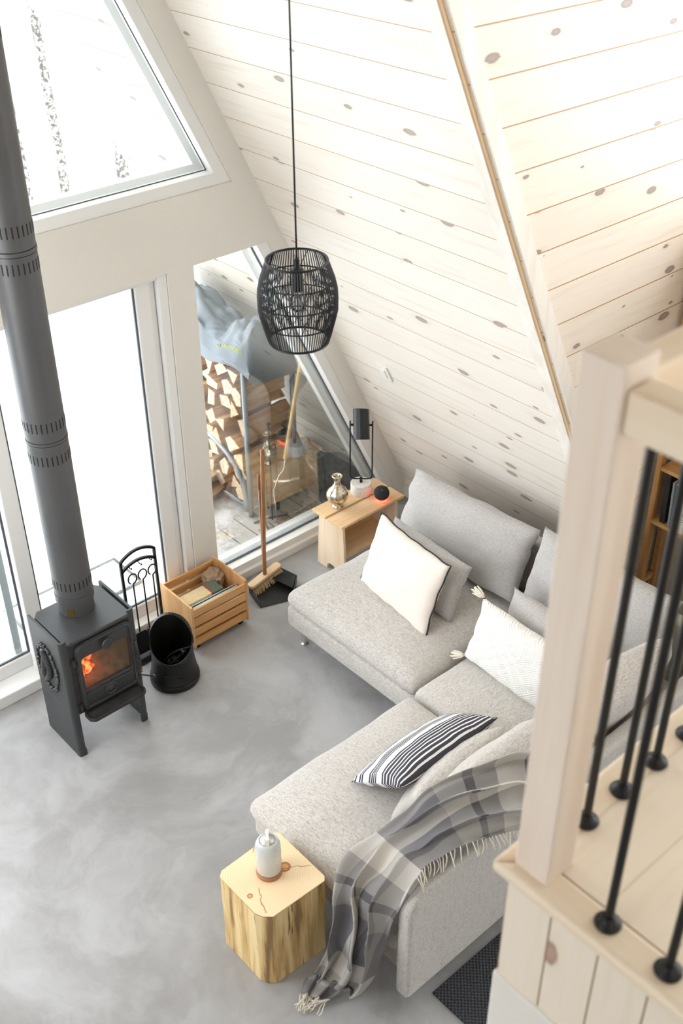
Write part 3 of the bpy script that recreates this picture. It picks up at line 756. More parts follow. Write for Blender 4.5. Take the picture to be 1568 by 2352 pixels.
# ================================================================== SOFA
sf = thing('sectional_sofa', 'light grey fabric L-shaped sectional sofa along the sloped wall', 'sofa')
XF, XB = 2.955, 3.95
def sbase(x0, x1, y0, y1, m_, z0=.14, z1=.275, seed=0):
    bm = BM(); softbox(bm, x0, x1, y0, y1, z0, z1, .022, 0, 10, 10, .001, seed); return fin('seat_base', bm, m_, sf, smooth=True)
def scush(x0, x1, y0, y1, m_, seed=0, z1=.375, dome=.055):
    bm = BM(); softbox(bm, x0, x1, y0, y1, .272, z1, .05, dome, 22, 22, .006, seed); return fin('seat_cushion', bm, m_, sf, smooth=True)
sbase(XF+.01, XB, 2.795, 3.79, m_fab, seed=1); scush(XF, XB-.02, 2.80, 3.79, m_fab, 1)
sbase(XF+.01, XB, 1.80, 2.785, m_fabx, seed=2); scush(XF-.03, XB-.02, 1.83, 2.785, m_fabx, 2)
sbase(1.935, XF, 1.80, 2.775, m_fab, seed=3); scush(1.90, XF-.04, 1.83, 2.78, m_fab, 3)
def back_panel(p0, p1, thick, zt=.70, r0=.12, r1=.02, z0=.095, m_=m_fabz):
    """upholstered back between two floor points; rounded top corner at p0"""
    p0, p1 = Vector((*p0, 0)), Vector((*p1, 0)); d = (p1-p0); L = d.length; d.normalize(); nn = Vector((-d.y, d.x, 0))
    o = []
    for i in range(9): a = PI-PI/2*i/8; o.append((r0+r0*math.cos(a), zt-r0+r0*math.sin(a)))
    for i in range(5): a = PI/2-PI/2*i/4; o.append((L-r1+r1*math.cos(a), zt-r1+r1*math.sin(a)))
    o += [(L, z0), (0, z0)]
    bm = BM(); prism(bm, [p0+d*s-nn*thick/2+Vector((0, 0, z)) for s, z in o], nn*thick)
    return fin('back_panel', bm, m_, sf, smooth=True, bev=.022, seg=4, auto=50)
back_panel((1.885, 1.785), (2.93, 1.785), .07, .72, .12)
back_panel((2.935, 1.785), (4.01, 1.785), .07, .66, .03, .10)
back_panel((3.985, 3.80), (3.985, 2.80), .075, .70, .12)
back_panel((3.985, 2.795), (3.985, 1.82), .075, .70, .03, .08)
def sleg(x, y):
    bm = BM(); lathe(bm, [(.016, .01), (.016, .15)], (x, y, 0), 16); lathe(bm, [(.022, 0), (.024, .006), (.016, .014)], (x, y, 0), 16)
    fin('leg', bm, m_chrome, sf, smooth=True, auto=40)
for x, y in ((3.035, 3.73), (3.035, 2.86), (3.9, 3.73), (3.9, 2.86), (3.9, 1.87), (1.965, 1.85), (1.985, 2.70), (2.90, 1.85)): sleg(x, y)

def pillow(name, label, cat, bl, br, tl, t, m_, facing, group=None, **kw):
    M_, w, h = frame3(bl, br, tl, facing)
    bm, e = pillow_bm(w, h, t, **kw)
    o = fin(name, bm, m_, smooth=True); o.matrix_world = M_; tag(o, label, cat, group)
    return o, e, w, h
FX, FY = (-1, 0, .4), (0, 1, .4)
pillow('back_cushion', 'large grey back cushion at the window end of the sofa, by the side table', 'cushion', (3.70, 3.70, .43), (3.74, 2.83, .43), (3.86, 3.665, .835), .24, m_fabc, FX, 'grey back cushions', wr=.014, seed=3, power=.36, pinch=.04)
pillow('back_cushion', 'large grey back cushion against the sloped wall at the sofa corner, behind the loft post', 'cushion', (3.70, 2.80, .43), (3.70, 1.98, .43), (3.88, 2.78, .89), .24, m_fabc, FX, 'grey back cushions', wr=.012, seed=9, power=.34, pinch=.04)
pillow('back_cushion', 'large grey back cushion in the sofa corner with its back to the loft', 'cushion', (3.66, 2.06, .42), (2.98, 2.06, .42), (3.62, 1.88, .86), .24, m_fabx, FY, 'grey back cushions', wr=.012, seed=15, power=.36, pinch=.04)
pillow('back_cushion', 'large pale back cushion half under the plaid throw', 'cushion', (2.94, 2.12, .42), (2.27, 2.12, .42), (2.92, 1.92, .85), .20, m_fabx, FY, 'grey back cushions', wr=.012, seed=21, power=.36, pinch=.04)
pillow('lumbar_cushion', 'small grey cushion behind the cream pillow with black piping', 'cushion', (3.43, 3.56, .41), (3.40, 2.965, .41), (3.55, 3.52, .72), .17, m_fabc, FX, 'small grey cushions', wr=.006, seed=5)
pillow('lumbar_cushion', 'small grey cushion behind the white tasselled pillow', 'cushion', (3.46, 2.70, .41), (3.44, 2.18, .41), (3.54, 2.67, .74), .17, m_fabc, FX, 'small grey cushions', wr=.006, seed=6)
pillow('lumbar_cushion', 'small beige cushion behind the black and white striped pillow', 'cushion', (2.83, 2.27, .43), (2.24, 2.23, .43), (2.83, 2.13, .68), .16, m_fabx, FY, 'small grey cushions', wr=.006, seed=7)
pc, e, w, h = pillow('piped_pillow', 'cream pillow edged with thin black piping', 'pillow', (3.30, 3.56, .405), (3.23, 2.985, .405), (3.43, 3.46, .80), .16, m_cream, FX, wr=.010, seed=8, pinch=.06)
bm = BM(); tube(bm, e, .0045, 6, True); fin('piping', bm, simple('black_piping', (.015, .017, .025), .7), pc, smooth=True)
pt, e, w, h = pillow('tasselled_pillow', 'white textured pillow with yarn tassels at its corners', 'pillow', (3.27, 2.76, .41), (3.24, 2.16, .41), (3.38, 2.74, .73), .15, m_knit, FX, wr=.008, seed=10, pinch=.05)
def tassel(corner, d):
    bm = BM(); d = Vector(d).normalized(); c = Vector(corner)
    a = d.orthogonal().normalized(); b = d.cross(a)
    for k in range(26):
        an = random.Random(k).uniform(0, 2*PI); r = random.Random(k+99).uniform(.2, 1)*.024
        end = c+d*random.Random(k+7).uniform(.05, .075)+(a*math.cos(an)+b*math.sin(an))*r
        tube(bm, [c, c+d*.02+(a*math.cos(an)+b*math.sin(an))*r*.6, end], .0035, 5)
    fin('tassel', bm, m_tassel, pt, smooth=True)
nn_ = len(e)//4
for c_k in range(4):
    q = e[c_k*nn_]
    down = pt.matrix_world.to_3x3().inverted() @ Vector((-.1, 0, -.35 if (pt.matrix_world @ q).z > .5 else 0.05))
    tassel(q*.985, q.normalized()+down)
ps, e, w, h = pillow('striped_pillow', 'black and white striped pillow lying back against a beige cushion', 'pillow', (2.87, 2.50, .445), (2.27, 2.50, .445), (2.87, 2.20, .66), .15, m_stripe, FY, wr=.008, seed=11, pinch=.05)

# ---- plaid throw draped over cushion, back panel, sofa end and floor
ROWS = [((2.66, 1.76, .93), (2.50, 1.64, .72)), ((2.56, 1.86, .925), (2.40, 1.69, .75)), ((2.40, 1.92, .90), (2.29, 1.72, .775)), ((2.265, 1.985, .845), (2.17, 1.73, .80)), ((2.19, 2.06, .66), (2.06, 1.745, .78)),
        ((2.10, 2.14, .50), (1.965, 1.75, .755)), ((1.955, 2.15, .455), (1.90, 1.79, .62)), ((1.87, 2.10, .425), (1.875, 1.83, .46)),
        ((1.815, 2.08, .31), (1.852, 1.85, .34)), ((1.79, 2.10, .15), (1.835, 1.87, .18)), ((1.745, 2.12, .03), (1.80, 1.92, .05)), ((1.69, 2.13, .018), (1.76, 1.965, .018)), ((1.625, 2.09, .014), (1.69, 1.985, .014))]
def cr(P, t):
    n = len(P)-1; i = min(int(t*n), n-1); f = t*n-i
    p0, p1, p2, p3 = (Vector(P[max(i-1, 0)]), Vector(P[i]), Vector(P[i+1]), Vector(P[min(i+2, n)]))
    return .5*((2*p1)+(-p0+p2)*f+(2*p0-5*p1+4*p2-p3)*f*f+(-p0+3*p1-3*p2+p3)*f**3)
Lc = [a for a, b in ROWS]; Rc = [b for a, b in ROWS]
NU, NV = 150, 56
def throw_pt(s, v):
    a, b = cr(Lc, s), cr(Rc, s); wv = (b-a); p = a+wv*v
    tdir = (cr(Lc, min(1, s+.01))+cr(Rc, min(1, s+.01))-cr(Lc, max(0, s-.01))-cr(Rc, max(0, s-.01))).normalized()
    nn = wv.normalized().cross(tdir); 
    if nn.dot(Vector((-.5, -.2, .9))) < 0: nn = -nn
    gather = .7+.3*min(1, max(0, (s-.12)/.35)); 
    if s > .86: gather *= max(.25, 1-(s-.86)/.1)
    ph = 2.6*math.sin(s*5.0)+1.2*noise.noise(Vector((s*4, 0, 3)))
    f = .5+.5*math.sin(2*PI*(2.7*v)+ph); g = .5+.5*math.sin(2*PI*(4.3*v+.7)+ph*1.7+s*9)
    w_ = noise.noise(Vector((s*14, v*3.5, 7)))
    return p+nn*(.012+gather*(.058*f**2.0+.022*g)+.020*w_)+wv.normalized()*(gather*.034*math.sin(2*PI*2.7*v+ph+1.2)*math.sin(PI*v))
bm = BM(); uvl = bm.loops.layers.uv.new('UVMap')
G = [[bm.verts.new(throw_pt(i/NU, j/NV)) for j in range(NV+1)] for i in range(NU+1)]
for i in range(NU):
    for j in range(NV):
        f = bm.faces.new((G[i][j], G[i+1][j], G[i+1][j+1], G[i][j+1]))
        for lp, (a, b) in zip(f.loops, ((i, j), (i+1, j), (i+1, j+1), (i, j+1))): lp[uvl].uv = (a/NU*1.75, b/NV*.62)
th = fin('plaid_throw', bm, m_plaid, smooth=True); so = th.modifiers.new('solid', 'SOLIDIFY'); so.thickness = .005; so.offset = 0
tag(th, 'grey and cream plaid wool throw draped over the sofa end and trailing to the floor', 'throw blanket')
bm = BM(); rnd = random.Random(4)
def strand(p, d, L, grav=0.6):
    p = Vector(p); d = Vector(d).normalized(); pts = [p]
    for k in range(4):
        d = (d+Vector((rnd.uniform(-.35, .35), rnd.uniform(-.35, .35), rnd.uniform(-.2, .2)-grav*.3))).normalized(); q = pts[-1]+d*L/4
        if q.z < .006: q.z = .006
        pts.append(q)
    tube(bm, pts, .0022, 5)
for k in range(26):
    v = k/25; p = throw_pt(1, v); d = p-throw_pt(.97, v); d.z = 0; strand(p, d, .075, .1)
fin('fringe', bm, m_tassel, th, smooth=True); bm = BM()
for k in range(34):
    s = .02+.40*k/33; p = throw_pt(s, 1); strand(p, (-.15, -.8, -.9), .06, .9)
fin('fringe', bm, m_tassel, th, smooth=True)

# ================================================================== WOOD STOVE
SX, SY = 1.85, 3.97
stv = thing('wood_stove', 'black cast iron wood stove with a squirrel relief on its side and a glowing window', 'stove', (SX, SY, 0))
def Lpanel(bm, s, z0, z1, t=.014, fl=.038, y0=-.150, y1=.150):
    """side casting: flat side with a rounded front return; s=-1 left, +1 right"""
    X = s*.205; pts = [(X, y1), (X, y0+.018)]
    for i in range(1, 6): a = PI/2*i/5; pts.append((X-s*.018*(1-math.cos(a)), y0+.018-.018*math.sin(a)))
    pts += [(X-s*fl, y0), (X-s*fl, y0+t), (X-s*t, y0+t), (X-s*t, y1)]
    prism(bm, [(x, y, z0) for x, y in pts], (0, 0, z1-z0))
for s in (-1, 1):
    bm = BM(); Lpanel(bm, s, .292, .740); sp_ = fin('side_panel', bm, m_iron, stv, bev=.003, seg=2)
    bm = BM(); Lpanel(bm, s, .04, .290, .013); Lpanel(bm, s, .0, .04, .017, .042, -.153, .153); fin('leg', bm, m_iron, stv, bev=.002)
    if s == -1:
        bm = BM(); rr = random.Random(5)
        for k in range(60):   # wreath of leaves round the relief
            a = 2*PI*k/60; 
            for q in range(2):
                yy = .015+(.088+rr.uniform(-.008, .012))*math.cos(a); zz = .50+(.128+rr.uniform(-.008, .014))*math.sin(a)
                bmesh.ops.create_icosphere(bm, subdivisions=1, radius=rr.uniform(.0055, .010), matrix=Matrix.Translation((-.2095, yy, zz)))
        fin('leaf_wreath', bm, m_iron, sp_, smooth=True)
        bm = BM()             # squirrel with raised tail
        tl_ = [(.050, .405), (.030, .42), (.000, .46), (-.012, .50), (.002, .54), (.022, .575), (.030, .60), (.018, .612)]
        tube(bm, [(-.211, y, z) for y, z in bez((0, .052, .41), (0, -.03, .44), (0, -.045, .55), (0, .02, .60), 1)] if 0 else [(-.211, y, z) for y, z in tl_], .016, 10, taper=[.5, .9, 1.1, 1.1, 1.1, 1.1, .9, .4])
        tube(bm, [(-.211, y, z) for y, z in ((.060, .405), (.056, .44), (.044, .49), (.046, .53), (.040, .555))], .013, 10, taper=[.7, 1.3, 1.3, .9, .6])
        fin('squirrel_relief', bm, m_iron, sp_, smooth=True)
bm = BM()  # top plate with clipped corners
pp = [(-.184, -.135), (-.160, -.165), (.160, -.165), (.184, -.135), (.184, .12), (.160, .150), (-.160, .150), (-.184, .12)]
prism(bm, [(x, y, .714) for x, y in pp], (0, 0, .02)); fin('top_plate', bm, m_iron, stv, bev=.006, seg=3)
bm = BM()
box(bm, -.185, .185, .115, .135, .27, .71); box(bm, -.18, -.155, -.135, .115, .27, .71); box(bm, .155, .18, -.135, .115, .27, .71); box(bm, -.18, .18, -.135, .115, .262, .285); box(bm, -.18, .18, -.135, .12, .69, .708)
fin('firebox', bm, m_irond, stv, bev=.003)
def ash_h(x, y): return .335+.06*(y+.12)/.22+.03*noise.noise(Vector((x*20, y*20, 1)))+.012*noise.noise(Vector((x*60, y*60, 1)))
bm = BM(); n = 22
g = [[bm.verts.new((-.153+.306*i/n, -.115+.225*j/n, .37+1.05*(ash_h(-.153+.306*i/n, -.115+.225*j/n)-.335)+.09*j/n)) for j in range(n+1)] for i in range(n+1)]
for i in range(n):
    for j in range(n): bm.faces.new((g[i][j], g[i+1][j], g[i+1][j+1], g[i][j+1]))
fin('ash_bed', bm, m_ash, stv, smooth=True)
bm = BM(); rr = random.Random(3)
for k in range(34):
    x = rr.uniform(-.13, -.01); y = rr.uniform(-.10, .04); z = .40+.09*(y+.115)/.225*1.6+.05
    bmesh.ops.create_icosphere(bm, subdivisions=1, radius=rr.uniform(.008, .02), matrix=Matrix.Translation((x, y, z)) @ Matrix.Rotation(rr.random()*3, 4, 'X'))
fin('embers', bm, m_ember, stv)
bm = BM()
for (x0, x1, y, z) in ((.0, .12, -.03, .49), (-.02, .10, .03, .52)):
    tube(bm, [(x0, y, z), ((x0+x1)/2, y+.01, z+.015), (x1, y-.02, z+.005)], .024, 9)
fin('charred_log', bm, m_ash, stv, smooth=True)
# door with arched top corners
DXc = .018; DW, DZ0, DZ1 = .312, .288, .695
def dloop(w, z0, z1, rb, rt, cx):
    o = []
    for k, (s1, s2, r) in enumerate(((1, 1, rt), (-1, 1, rt), (-1, -1, rb), (1, -1, rb))):
        for i in range(7):
            a = PI/2*(k+i/6); cxx = cx+s1*(w/2-r); czz = (z1-r) if s2 > 0 else (z0+r); o.append((cxx+r*math.cos(a), czz+r*math.sin(a)))
    return o
bm = BM(); yF = -.160
ring(bm, [(x, yF, z) for x, z in dloop(DW, DZ0, DZ1, .012, .045, DXc)], [(x, yF, z) for x, z in dloop(.262, .405, .605, .008, .02, DXc)], (0, .024, 0))
door = fin('door', bm, m_iron, stv, bev=.004, seg=3)
bm = BM(); O = dloop(DW-.008, DZ0+.004, DZ1-.004, .012, .042, DXc); I = dloop(DW-.036, DZ0+.018, DZ1-.018, .01, .034, DXc)
ring(bm, [(x, yF-.007, z) for x, z in O], [(x, yF-.007, z) for x, z in I], (0, .008, 0)); box(bm, DXc-.135, DXc+.135, yF-.006, yF, .378, .386)
fin('door_moulding', bm, m_iron, door, bev=.003)
bm = BM(); L_ = dloop(.268, .402, .609, .008, .02, DXc); prism(bm, [(x, yF+.012, z) for x, z in L_], (0, .004, 0)); fin('glass_pane', bm, m_fire, door)
def disc(bm, x, z, prof, y=yF, n=28):
    b2 = BM(); lathe(b2, prof, (0, 0, 0), n, True); 
    me = bpy.data.meshes.new('tmp'); b2.to_mesh(me); b2.free(); me.transform(Matrix.Translation((x, y, z)) @ Matrix.Rotation(PI/2, 4, 'X')); bm.from_mesh(me); bpy.data.meshes.remove(me)
bm = BM(); disc(bm, .022, .640, [(.008, 0), (.008, .014), (.026, .016), (.029, .021), (.026, .026), (.014, .028), (0, .026)]); fin('air_knob', bm, m_iron, door, smooth=True, auto=40)
bm = BM(); disc(bm, .016, .345, [(.034, 0), (.036, .004), (.030, .007), (.027, .003), (.014, .004), (.010, .008), (0, .009)]); fin('medallion', bm, m_iron, door, smooth=True, auto=50)
for z in (.60, .315):
    bm = BM(); tube(bm, [(-.150, -.158, z-.018), (-.150, -.158, z+.018)], .008, 10); box(bm, -.17, -.145, -.156, -.14, z-.012, z+.012)
    fin('hinge', bm, m_irond, door, smooth=True, auto=40)
bm = BM(); tube(bm, [(.178, -.166, .56), (.180, -.175, .50), (.180, -.178, .47)], .007, 8)
tube(bm, [(.180+.0*k, -.178+.007*math.cos(k*1.1), .47-.0022*k) if 0 else (.180+.008*math.cos(k*1.2), -.178+.008*math.sin(k*1.2), .48-.0028*k) for k in range(44)], .0028, 5)
fin('door_handle', bm, m_irond, door, smooth=True)
bm = BM(); tube(bm, [(.17, -.15, .33), (.20, -.175, .325), (.232, -.20, .315)], .004, 8); disc(bm, .24, .313, [(.0, 0), (.007, .0), (.008, .012), (0, .014)], -.196); fin('air_rod', bm, m_irond, stv, smooth=True)
bm = BM(); lp = rrect(.325, .095, .035, 6, .012, -.192)
prism(bm, [(x, y, .262) for x, y in lp], (0, 0, .008)); lpi = rrect(.305, .077, .028, 6, .012, -.192)
ring(bm, [(x, y, .27) for x, y in lp], [(x, y, .27) for x, y in lpi], (0, 0, .012)); fin('ash_lip', bm, m_irond, stv, bev=.003)
bm = BM(); box(bm, -.185, .185, -.148, -.135, .285, .70); bmesh.ops.delete(bm, geom=[], context='VERTS')
bm.free(); bm = BM()
ring(bm, [(x, -.148, z) for x, z in dloop(.372, .270, .712, .01, .01, 0)], [(x, -.148, z) for x, z in dloop(.27, .32, .672, .01, .03, DXc)], (0, .012, 0)); fin('front_plate', bm, m_irond, stv, bev=.002)

# ---- stovepipe
PX, PY = 1.862, 4.025
sp2 = thing('stovepipe', 'tall grey steel stovepipe with bands of vent slots rising from the stove', 'stovepipe', (PX, PY, .73))
R = .091
def psec(name, z0, z1, r=R, m_=m_pipe):
    bm = BM(); lathe(bm, [(r*.93, z0-.73), (r, z0-.728), (r, z1-.732), (r*.93, z1-.73)], n=48); return fin(name, bm, m_, sp2, smooth=True, auto=40)
psec('pipe_collar', .732, .80, .086); psec('pipe_section', .80, .845, .093); psec('pipe_section', .845, 1.685); psec('pipe_section', 1.685, 1.70, .093); psec('pipe_section', 1.70, 2.54); psec('pipe_section', 2.54, 2.56, .093); psec('pipe_section', 2.56, 5.25)
for zc in (.915, 1.61, 1.775, 2.49, 2.64, 3.35, 3.5):
    bm = BM()
    for k in range(26):
        a = 2*PI*k/26; d = Vector((math.cos(a), math.sin(a), 0)); t = Vector((-math.sin(a), math.cos(a), 0))
        obox(bm, d*(R-.0005)+Vector((0, 0, zc-.73)), d*.0013, t*.0028, (0, 0, .023))
    fin('vent_slot_band', bm, m_slot, sp2)
bm = BM(); obox(bm, Vector((math.cos(-2.4), math.sin(-2.4), 0))*.087+Vector((0, 0, .03)), Vector((math.cos(-2.4), math.sin(-2.4), 0))*.001, Vector((-math.sin(-2.4), math.cos(-2.4), 0))*.017, (0, 0, .02)); fin('brass_label', bm, simple('worn_brass', srgb(140, 112, 60), .4, .8), sp2)

# ================================================================== FIRE TOOLS
TY = 4.27
ft = thing('fire_tool_stand', 'black arched metal rack holding fireplace tools beside the stove', 'tool rack', (2.36, TY, 0))
bm = BM(); hw = .104
def arch(zs, zt, r, w=hw, n=10):
    return [(-w+2*w*i/n, 0, zs+(zt-zs)*math.sin(PI*i/n)**.8) for i in range(n+1)]
def flat(bm, pts, hx=.007, hy=.006):
    for a, b in zip(pts[:-1], pts[1:]):
        a, b = Vector(a), Vector(b); d = (b-a); obox(bm, (a+b)/2, d*.5+d.normalized()*.003, (0, hy, 0), d.normalized().cross(Vector((0, 1, 0)))*hx)
flat(bm, [(-hw, 0, .0), (-hw, 0, .655)]); flat(bm, [(hw, 0, .0), (hw, 0, .655)]); flat(bm, arch(.655, .695, 0)); flat(bm, arch(.59, .628, 0))
fin('frame', bm, m_black, ft)
bm = BM(); box(bm, -.13, .13, -.09, .09, 0, .012); fin('base', bm, m_black, ft, bev=.003)
for x in (-.062, .0, .062):
    bm = BM(); tube(bm, [(x, 0, .615), (x, -.02, .61), (x, -.034, .612), (x, -.036, .622)], .003, 6); fin('hook', bm, m_black, ft)
def tool(name, label, cat, x, end, loopc=1):
    t = thing(name, label, cat, (2.36+x, TY-.03, 0), 0, 'fireplace tools hanging on the rack')
    bm = BM(); top = .60
    pts = [(0, 0, .10), (0, 0, top-.085)]+[(.026*math.sin(a), 0, top-.052-.032*math.cos(a)) for a in [k*2*PI/14*.93+.2 for k in range(14)]]
    tube(bm, pts, .0042, 6); fin('handle', bm, m_black, t, smooth=True); bm = BM(); end(bm); return t, bm
def e_shovel(bm):
    prism(bm, [(-.045, 0, .03), (.045, 0, .03), (.05, 0, .16), (.03, 0, .185), (-.03, 0, .185), (-.05, 0, .16)], (0, -.006, 0))
def e_brush(bm): lathe(bm, [(.012, .18), (.022, .16), (.026, .06), (.02, .04)], (0, 0, 0), 14)
def e_poker(bm): tube(bm, [(0, 0, .11), (0, 0, .04), (.0, -.01, .03)], .004, 6); tube(bm, [(0, 0, .07), (.03, 0, .06), (.036, 0, .08)], .004, 6)
for nm, lb, ct, x, e_, pn in (('fireplace_shovel', 'black metal fireplace shovel hanging leftmost on the rack', 'shovel', -.062, e_shovel, 'blade'), ('fireplace_brush', 'black metal fireplace brush hanging in the middle of the rack', 'brush', 0, e_brush, 'bristle_head'), ('fireplace_poker', 'black metal poker hanging rightmost on the rack', 'poker', .062, e_poker, 'tip')):
    t, bm = tool(nm, lb, ct, x, e_); fin(pn, bm, m_black, t, smooth=True, auto=40)

# ---- coal scuttle
sc = thing('coal_scuttle', 'black metal coal scuttle with a slanted mouth and a hoop handle', 'bucket', (2.335, 3.985, 0))
A0 = math.atan2(-.8, -.6)  # low side faces the room
bm = BM(); n = 40
def srow(r, zf): return [bm.verts.new((r*math.cos(2*PI*i/n), r*math.sin(2*PI*i/n), zf(2*PI*i/n))) for i in range(n)]
rim = lambda a: .270-.085*math.cos(a-A0)
prof = [(.128, lambda a: .0), (.134, lambda a: .008), (.134, lambda a: .032), (.130, lambda a: .036), (.132, lambda a: .046), (.129, lambda a: .052), (.126, lambda a: .056), (.118, lambda a: .12), (.112, lambda a: .17), (.112, rim), (.115, lambda a: rim(a)+.004), (.110, lambda a: rim(a)+.004), (.108, lambda a: .16), (.116, lambda a: .03), (.116, lambda a: .02)]
rows = [srow(r, f) for r, f in prof]
for a, b in zip(rows[:-1], rows[1:]):
    for i in range(n): bm.faces.new((a[i], a[(i+1) % n], b[(i+1) % n], b[i]))
bm.faces.new(rows[0][::-1]); bm.faces.new(rows[-1])
bk = fin('bucket', bm, m_black, sc, smooth=True, auto=40)
bm = BM(); pa = Vector((math.cos(A0+PI/2), math.sin(A0+PI/2), 0)); pb = Vector((math.cos(A0), math.sin(A0), 0))
hp = [pa*.116*math.cos(PI*k/20)+Vector((0, 0, .245+.185*math.sin(PI*k/20)))-pb*.02*math.sin(PI*k/20) for k in range(21)]
for a, b in zip(hp[:-1], hp[1:]):
    d = (b-a); ww = pb.cross(d).cross(d).normalized(); obox(bm, (a+b)/2, d*.53, pb*.010, d.normalized().cross(pb)*.0025)
fin('handle', bm, m_black, sc)
bm = BM(); q = pb; tt = pa
tube(bm, [q*.120+tt*.04+Vector((0, 0, .10)), q*.132+tt*.04+Vector((0, 0, .125)), q*.132-tt*.04+Vector((0, 0, .125)), q*.120-tt*.04+Vector((0, 0, .10))], .004, 8); fin('grip', bm, m_black, sc, smooth=True)
gl = thing('fire_tongs', 'black fire tongs lying inside the coal scuttle', 'tongs', (2.34, 3.97, .025))
bm = BM(); tube(bm, bez((-.06, .03, .10), (-.02, .02, .16), (.02, .0, .17), (.07, -.05, .19)), .006, 8); tube(bm, bez((-.05, -.01, .10), (-.01, -.02, .13), (.03, -.02, .15), (.075, -.04, .19)), .006, 8); fin('arm', bm, m_black, gl, smooth=True)
bm = BM(); disc(bm, 0, 0, [(.012, 0), (.018, .004), (.018, .03), (.012, .032)], 0); bmesh.ops.translate(bm, vec=(.035, -.02, .165), verts=bm.verts); fin('pivot', bm, m_black, gl, smooth=True, auto=40)
bm = BM(); 
for k in range(16):
    rr = random.Random(k); bmesh.ops.create_icosphere(bm, subdivisions=1, radius=rr.uniform(.02, .032), matrix=Matrix.Translation((2.335+rr.uniform(-.07, .07), 3.985+rr.uniform(-.07, .07), .045+rr.uniform(0, .04))))
tag(fin('coal', bm, m_irond), 'dark lumps of coal in the bottom of the scuttle', 'coal', kind='stuff')

# ================================================================== CRATE
cr_ = thing('slatted_crate', 'oiled pine slatted crate on castors holding paper, by the sliding door', 'crate', (2.722, 4.228, 0))
CW, CD, CZ0, CZ1 = .19, .158, .030, .318
for s in (-1, 1):
    bm = BM(); box(bm, s*CW-(.012 if s > 0 else 0), s*CW+(.012 if s < 0 else 0), -CD, CD, CZ0, CZ1); fin('end_panel', bm, m_orangey, cr_, bev=.003)
sh = (CZ1-CZ0-.02)/4
for s in (-1, 1):
    for k in range(4):
        z0 = CZ0+.01+k*sh+.004; y = s*(CD-.002)
        bm = BM(); box(bm, -CW+.0125, CW-.0125, min(y, y-s*.012), max(y, y-s*.012), z0, z0+sh-.018); fin('slat', bm, m_orange, cr_, bev=.002)
bm = BM(); 
for k in range(5): box(bm, -CW+.0125, CW-.0125, -CD+.016+k*.060, -CD+.016+k*.060+.05, CZ0+.002, CZ0+.012)
fin('bottom_slats', bm, m_orange, cr_)
for sx2 in (-1, 1):
    for sy2 in (-1, 1):
        bm = BM(); tube(bm, [(sx2*.15-.009, sy2*.12, .0155), (sx2*.15+.009, sy2*.12, .0155)], .0155, 16); box(bm, sx2*.15-.012, sx2*.15+.012, sy2*.12-.01, sy2*.12+.01, .0155, .03); fin('castor', bm, m_black, cr_)
# contents
bm = BM(); rr = random.Random(2)
bmesh.ops.create_icosphere(bm, subdivisions=4, radius=.062)
for v in bm.verts:
    k = 1+.32*(abs(noise.noise(v.co*26))-.2)+.30*noise.noise(v.co*60); v.co *= k
o = fin('crumpled_paper', bm, m_paperb); o.location = (2.845, 4.305, .225); tag(o, 'crumpled ball of brown paper in the crate', 'paper')
bk_ = thing('phone_book', 'thick book with a green printed spine lying in the crate', 'book', (2.668, 4.222, .222), .0)
bm = BM(); box(bm, -.115, .075, -.045, .045, -.03, .03); fin('pages', bm, simple('yellowed_pages', srgb(226, 204, 160), .9, var=.1, vs=120), bk_)
bm = BM(); box(bm, .082, .150, -.052, .052, -.030, .034); fin('spine_cover', bm, simple('green_book_spine', srgb(96, 108, 92), .6, var=.25, vs=120), bk_)
bm = BM(); box(bm, .0755, .0815, -.05, .05, -.03, .033); fin('red_band', bm, simple('red_band', srgb(176, 70, 58), .6), bk_)
def newsroll():
    bm = BM(); n = 60; pts = []
    for k in range(n): a = k*.34; r = .012+.030*k/n; pts.append((r*math.cos(a), r*math.sin(a)))
    A = [bm.verts.new((-.165, y, z)) for y, z in pts]; B = [bm.verts.new((.165, y, z)) for y, z in pts]
    for i in range(n-1): bm.faces.new((A[i], B[i], B[i+1], A[i+1]))
    o = fin('rolled_newspaper', bm, newsm(), smooth=True); o.modifiers.new('s', 'SOLIDIFY').thickness = .0015; return o
def newsm():
    M_, nt, b = mat('printed_newspaper'); b.inputs['Roughness'].default_value = .9
    tc = N(nt, 'ShaderNodeTexCoord').outputs['Object']; sx = N(nt, 'ShaderNodeSeparateXYZ'); LK(nt, tc, sx.inputs[0])
    ln = smooth(nt, mth(nt, 'SINE', mth(nt, 'MULTIPLY', sx.outputs[0], 900)), .1, .4)
    t = mth(nt, 'MULTIPLY', ln, smooth(nt, noise_n(nt, tc, 60, 2), .5, .6))
    col = mth(nt, 'SUBTRACT', 1.0, smooth(nt, mth(nt, 'ABSOLUTE', mth(nt, 'SUBTRACT', sx.outputs[0], .02)), .05, .055))
    LK(nt, mixc(nt, mth(nt, 'MULTIPLY', mth(nt, 'MULTIPLY', t, col), .7), srgb(222, 232, 232), srgb(110, 128, 140)), b.inputs['Base Color']); return M_
o = newsroll(); o.location = (2.725, 4.130, .222); o.rotation_euler = (0, 0, .0); tag(o, 'loosely rolled pale blue newspaper at the front of the crate', 'newspaper')

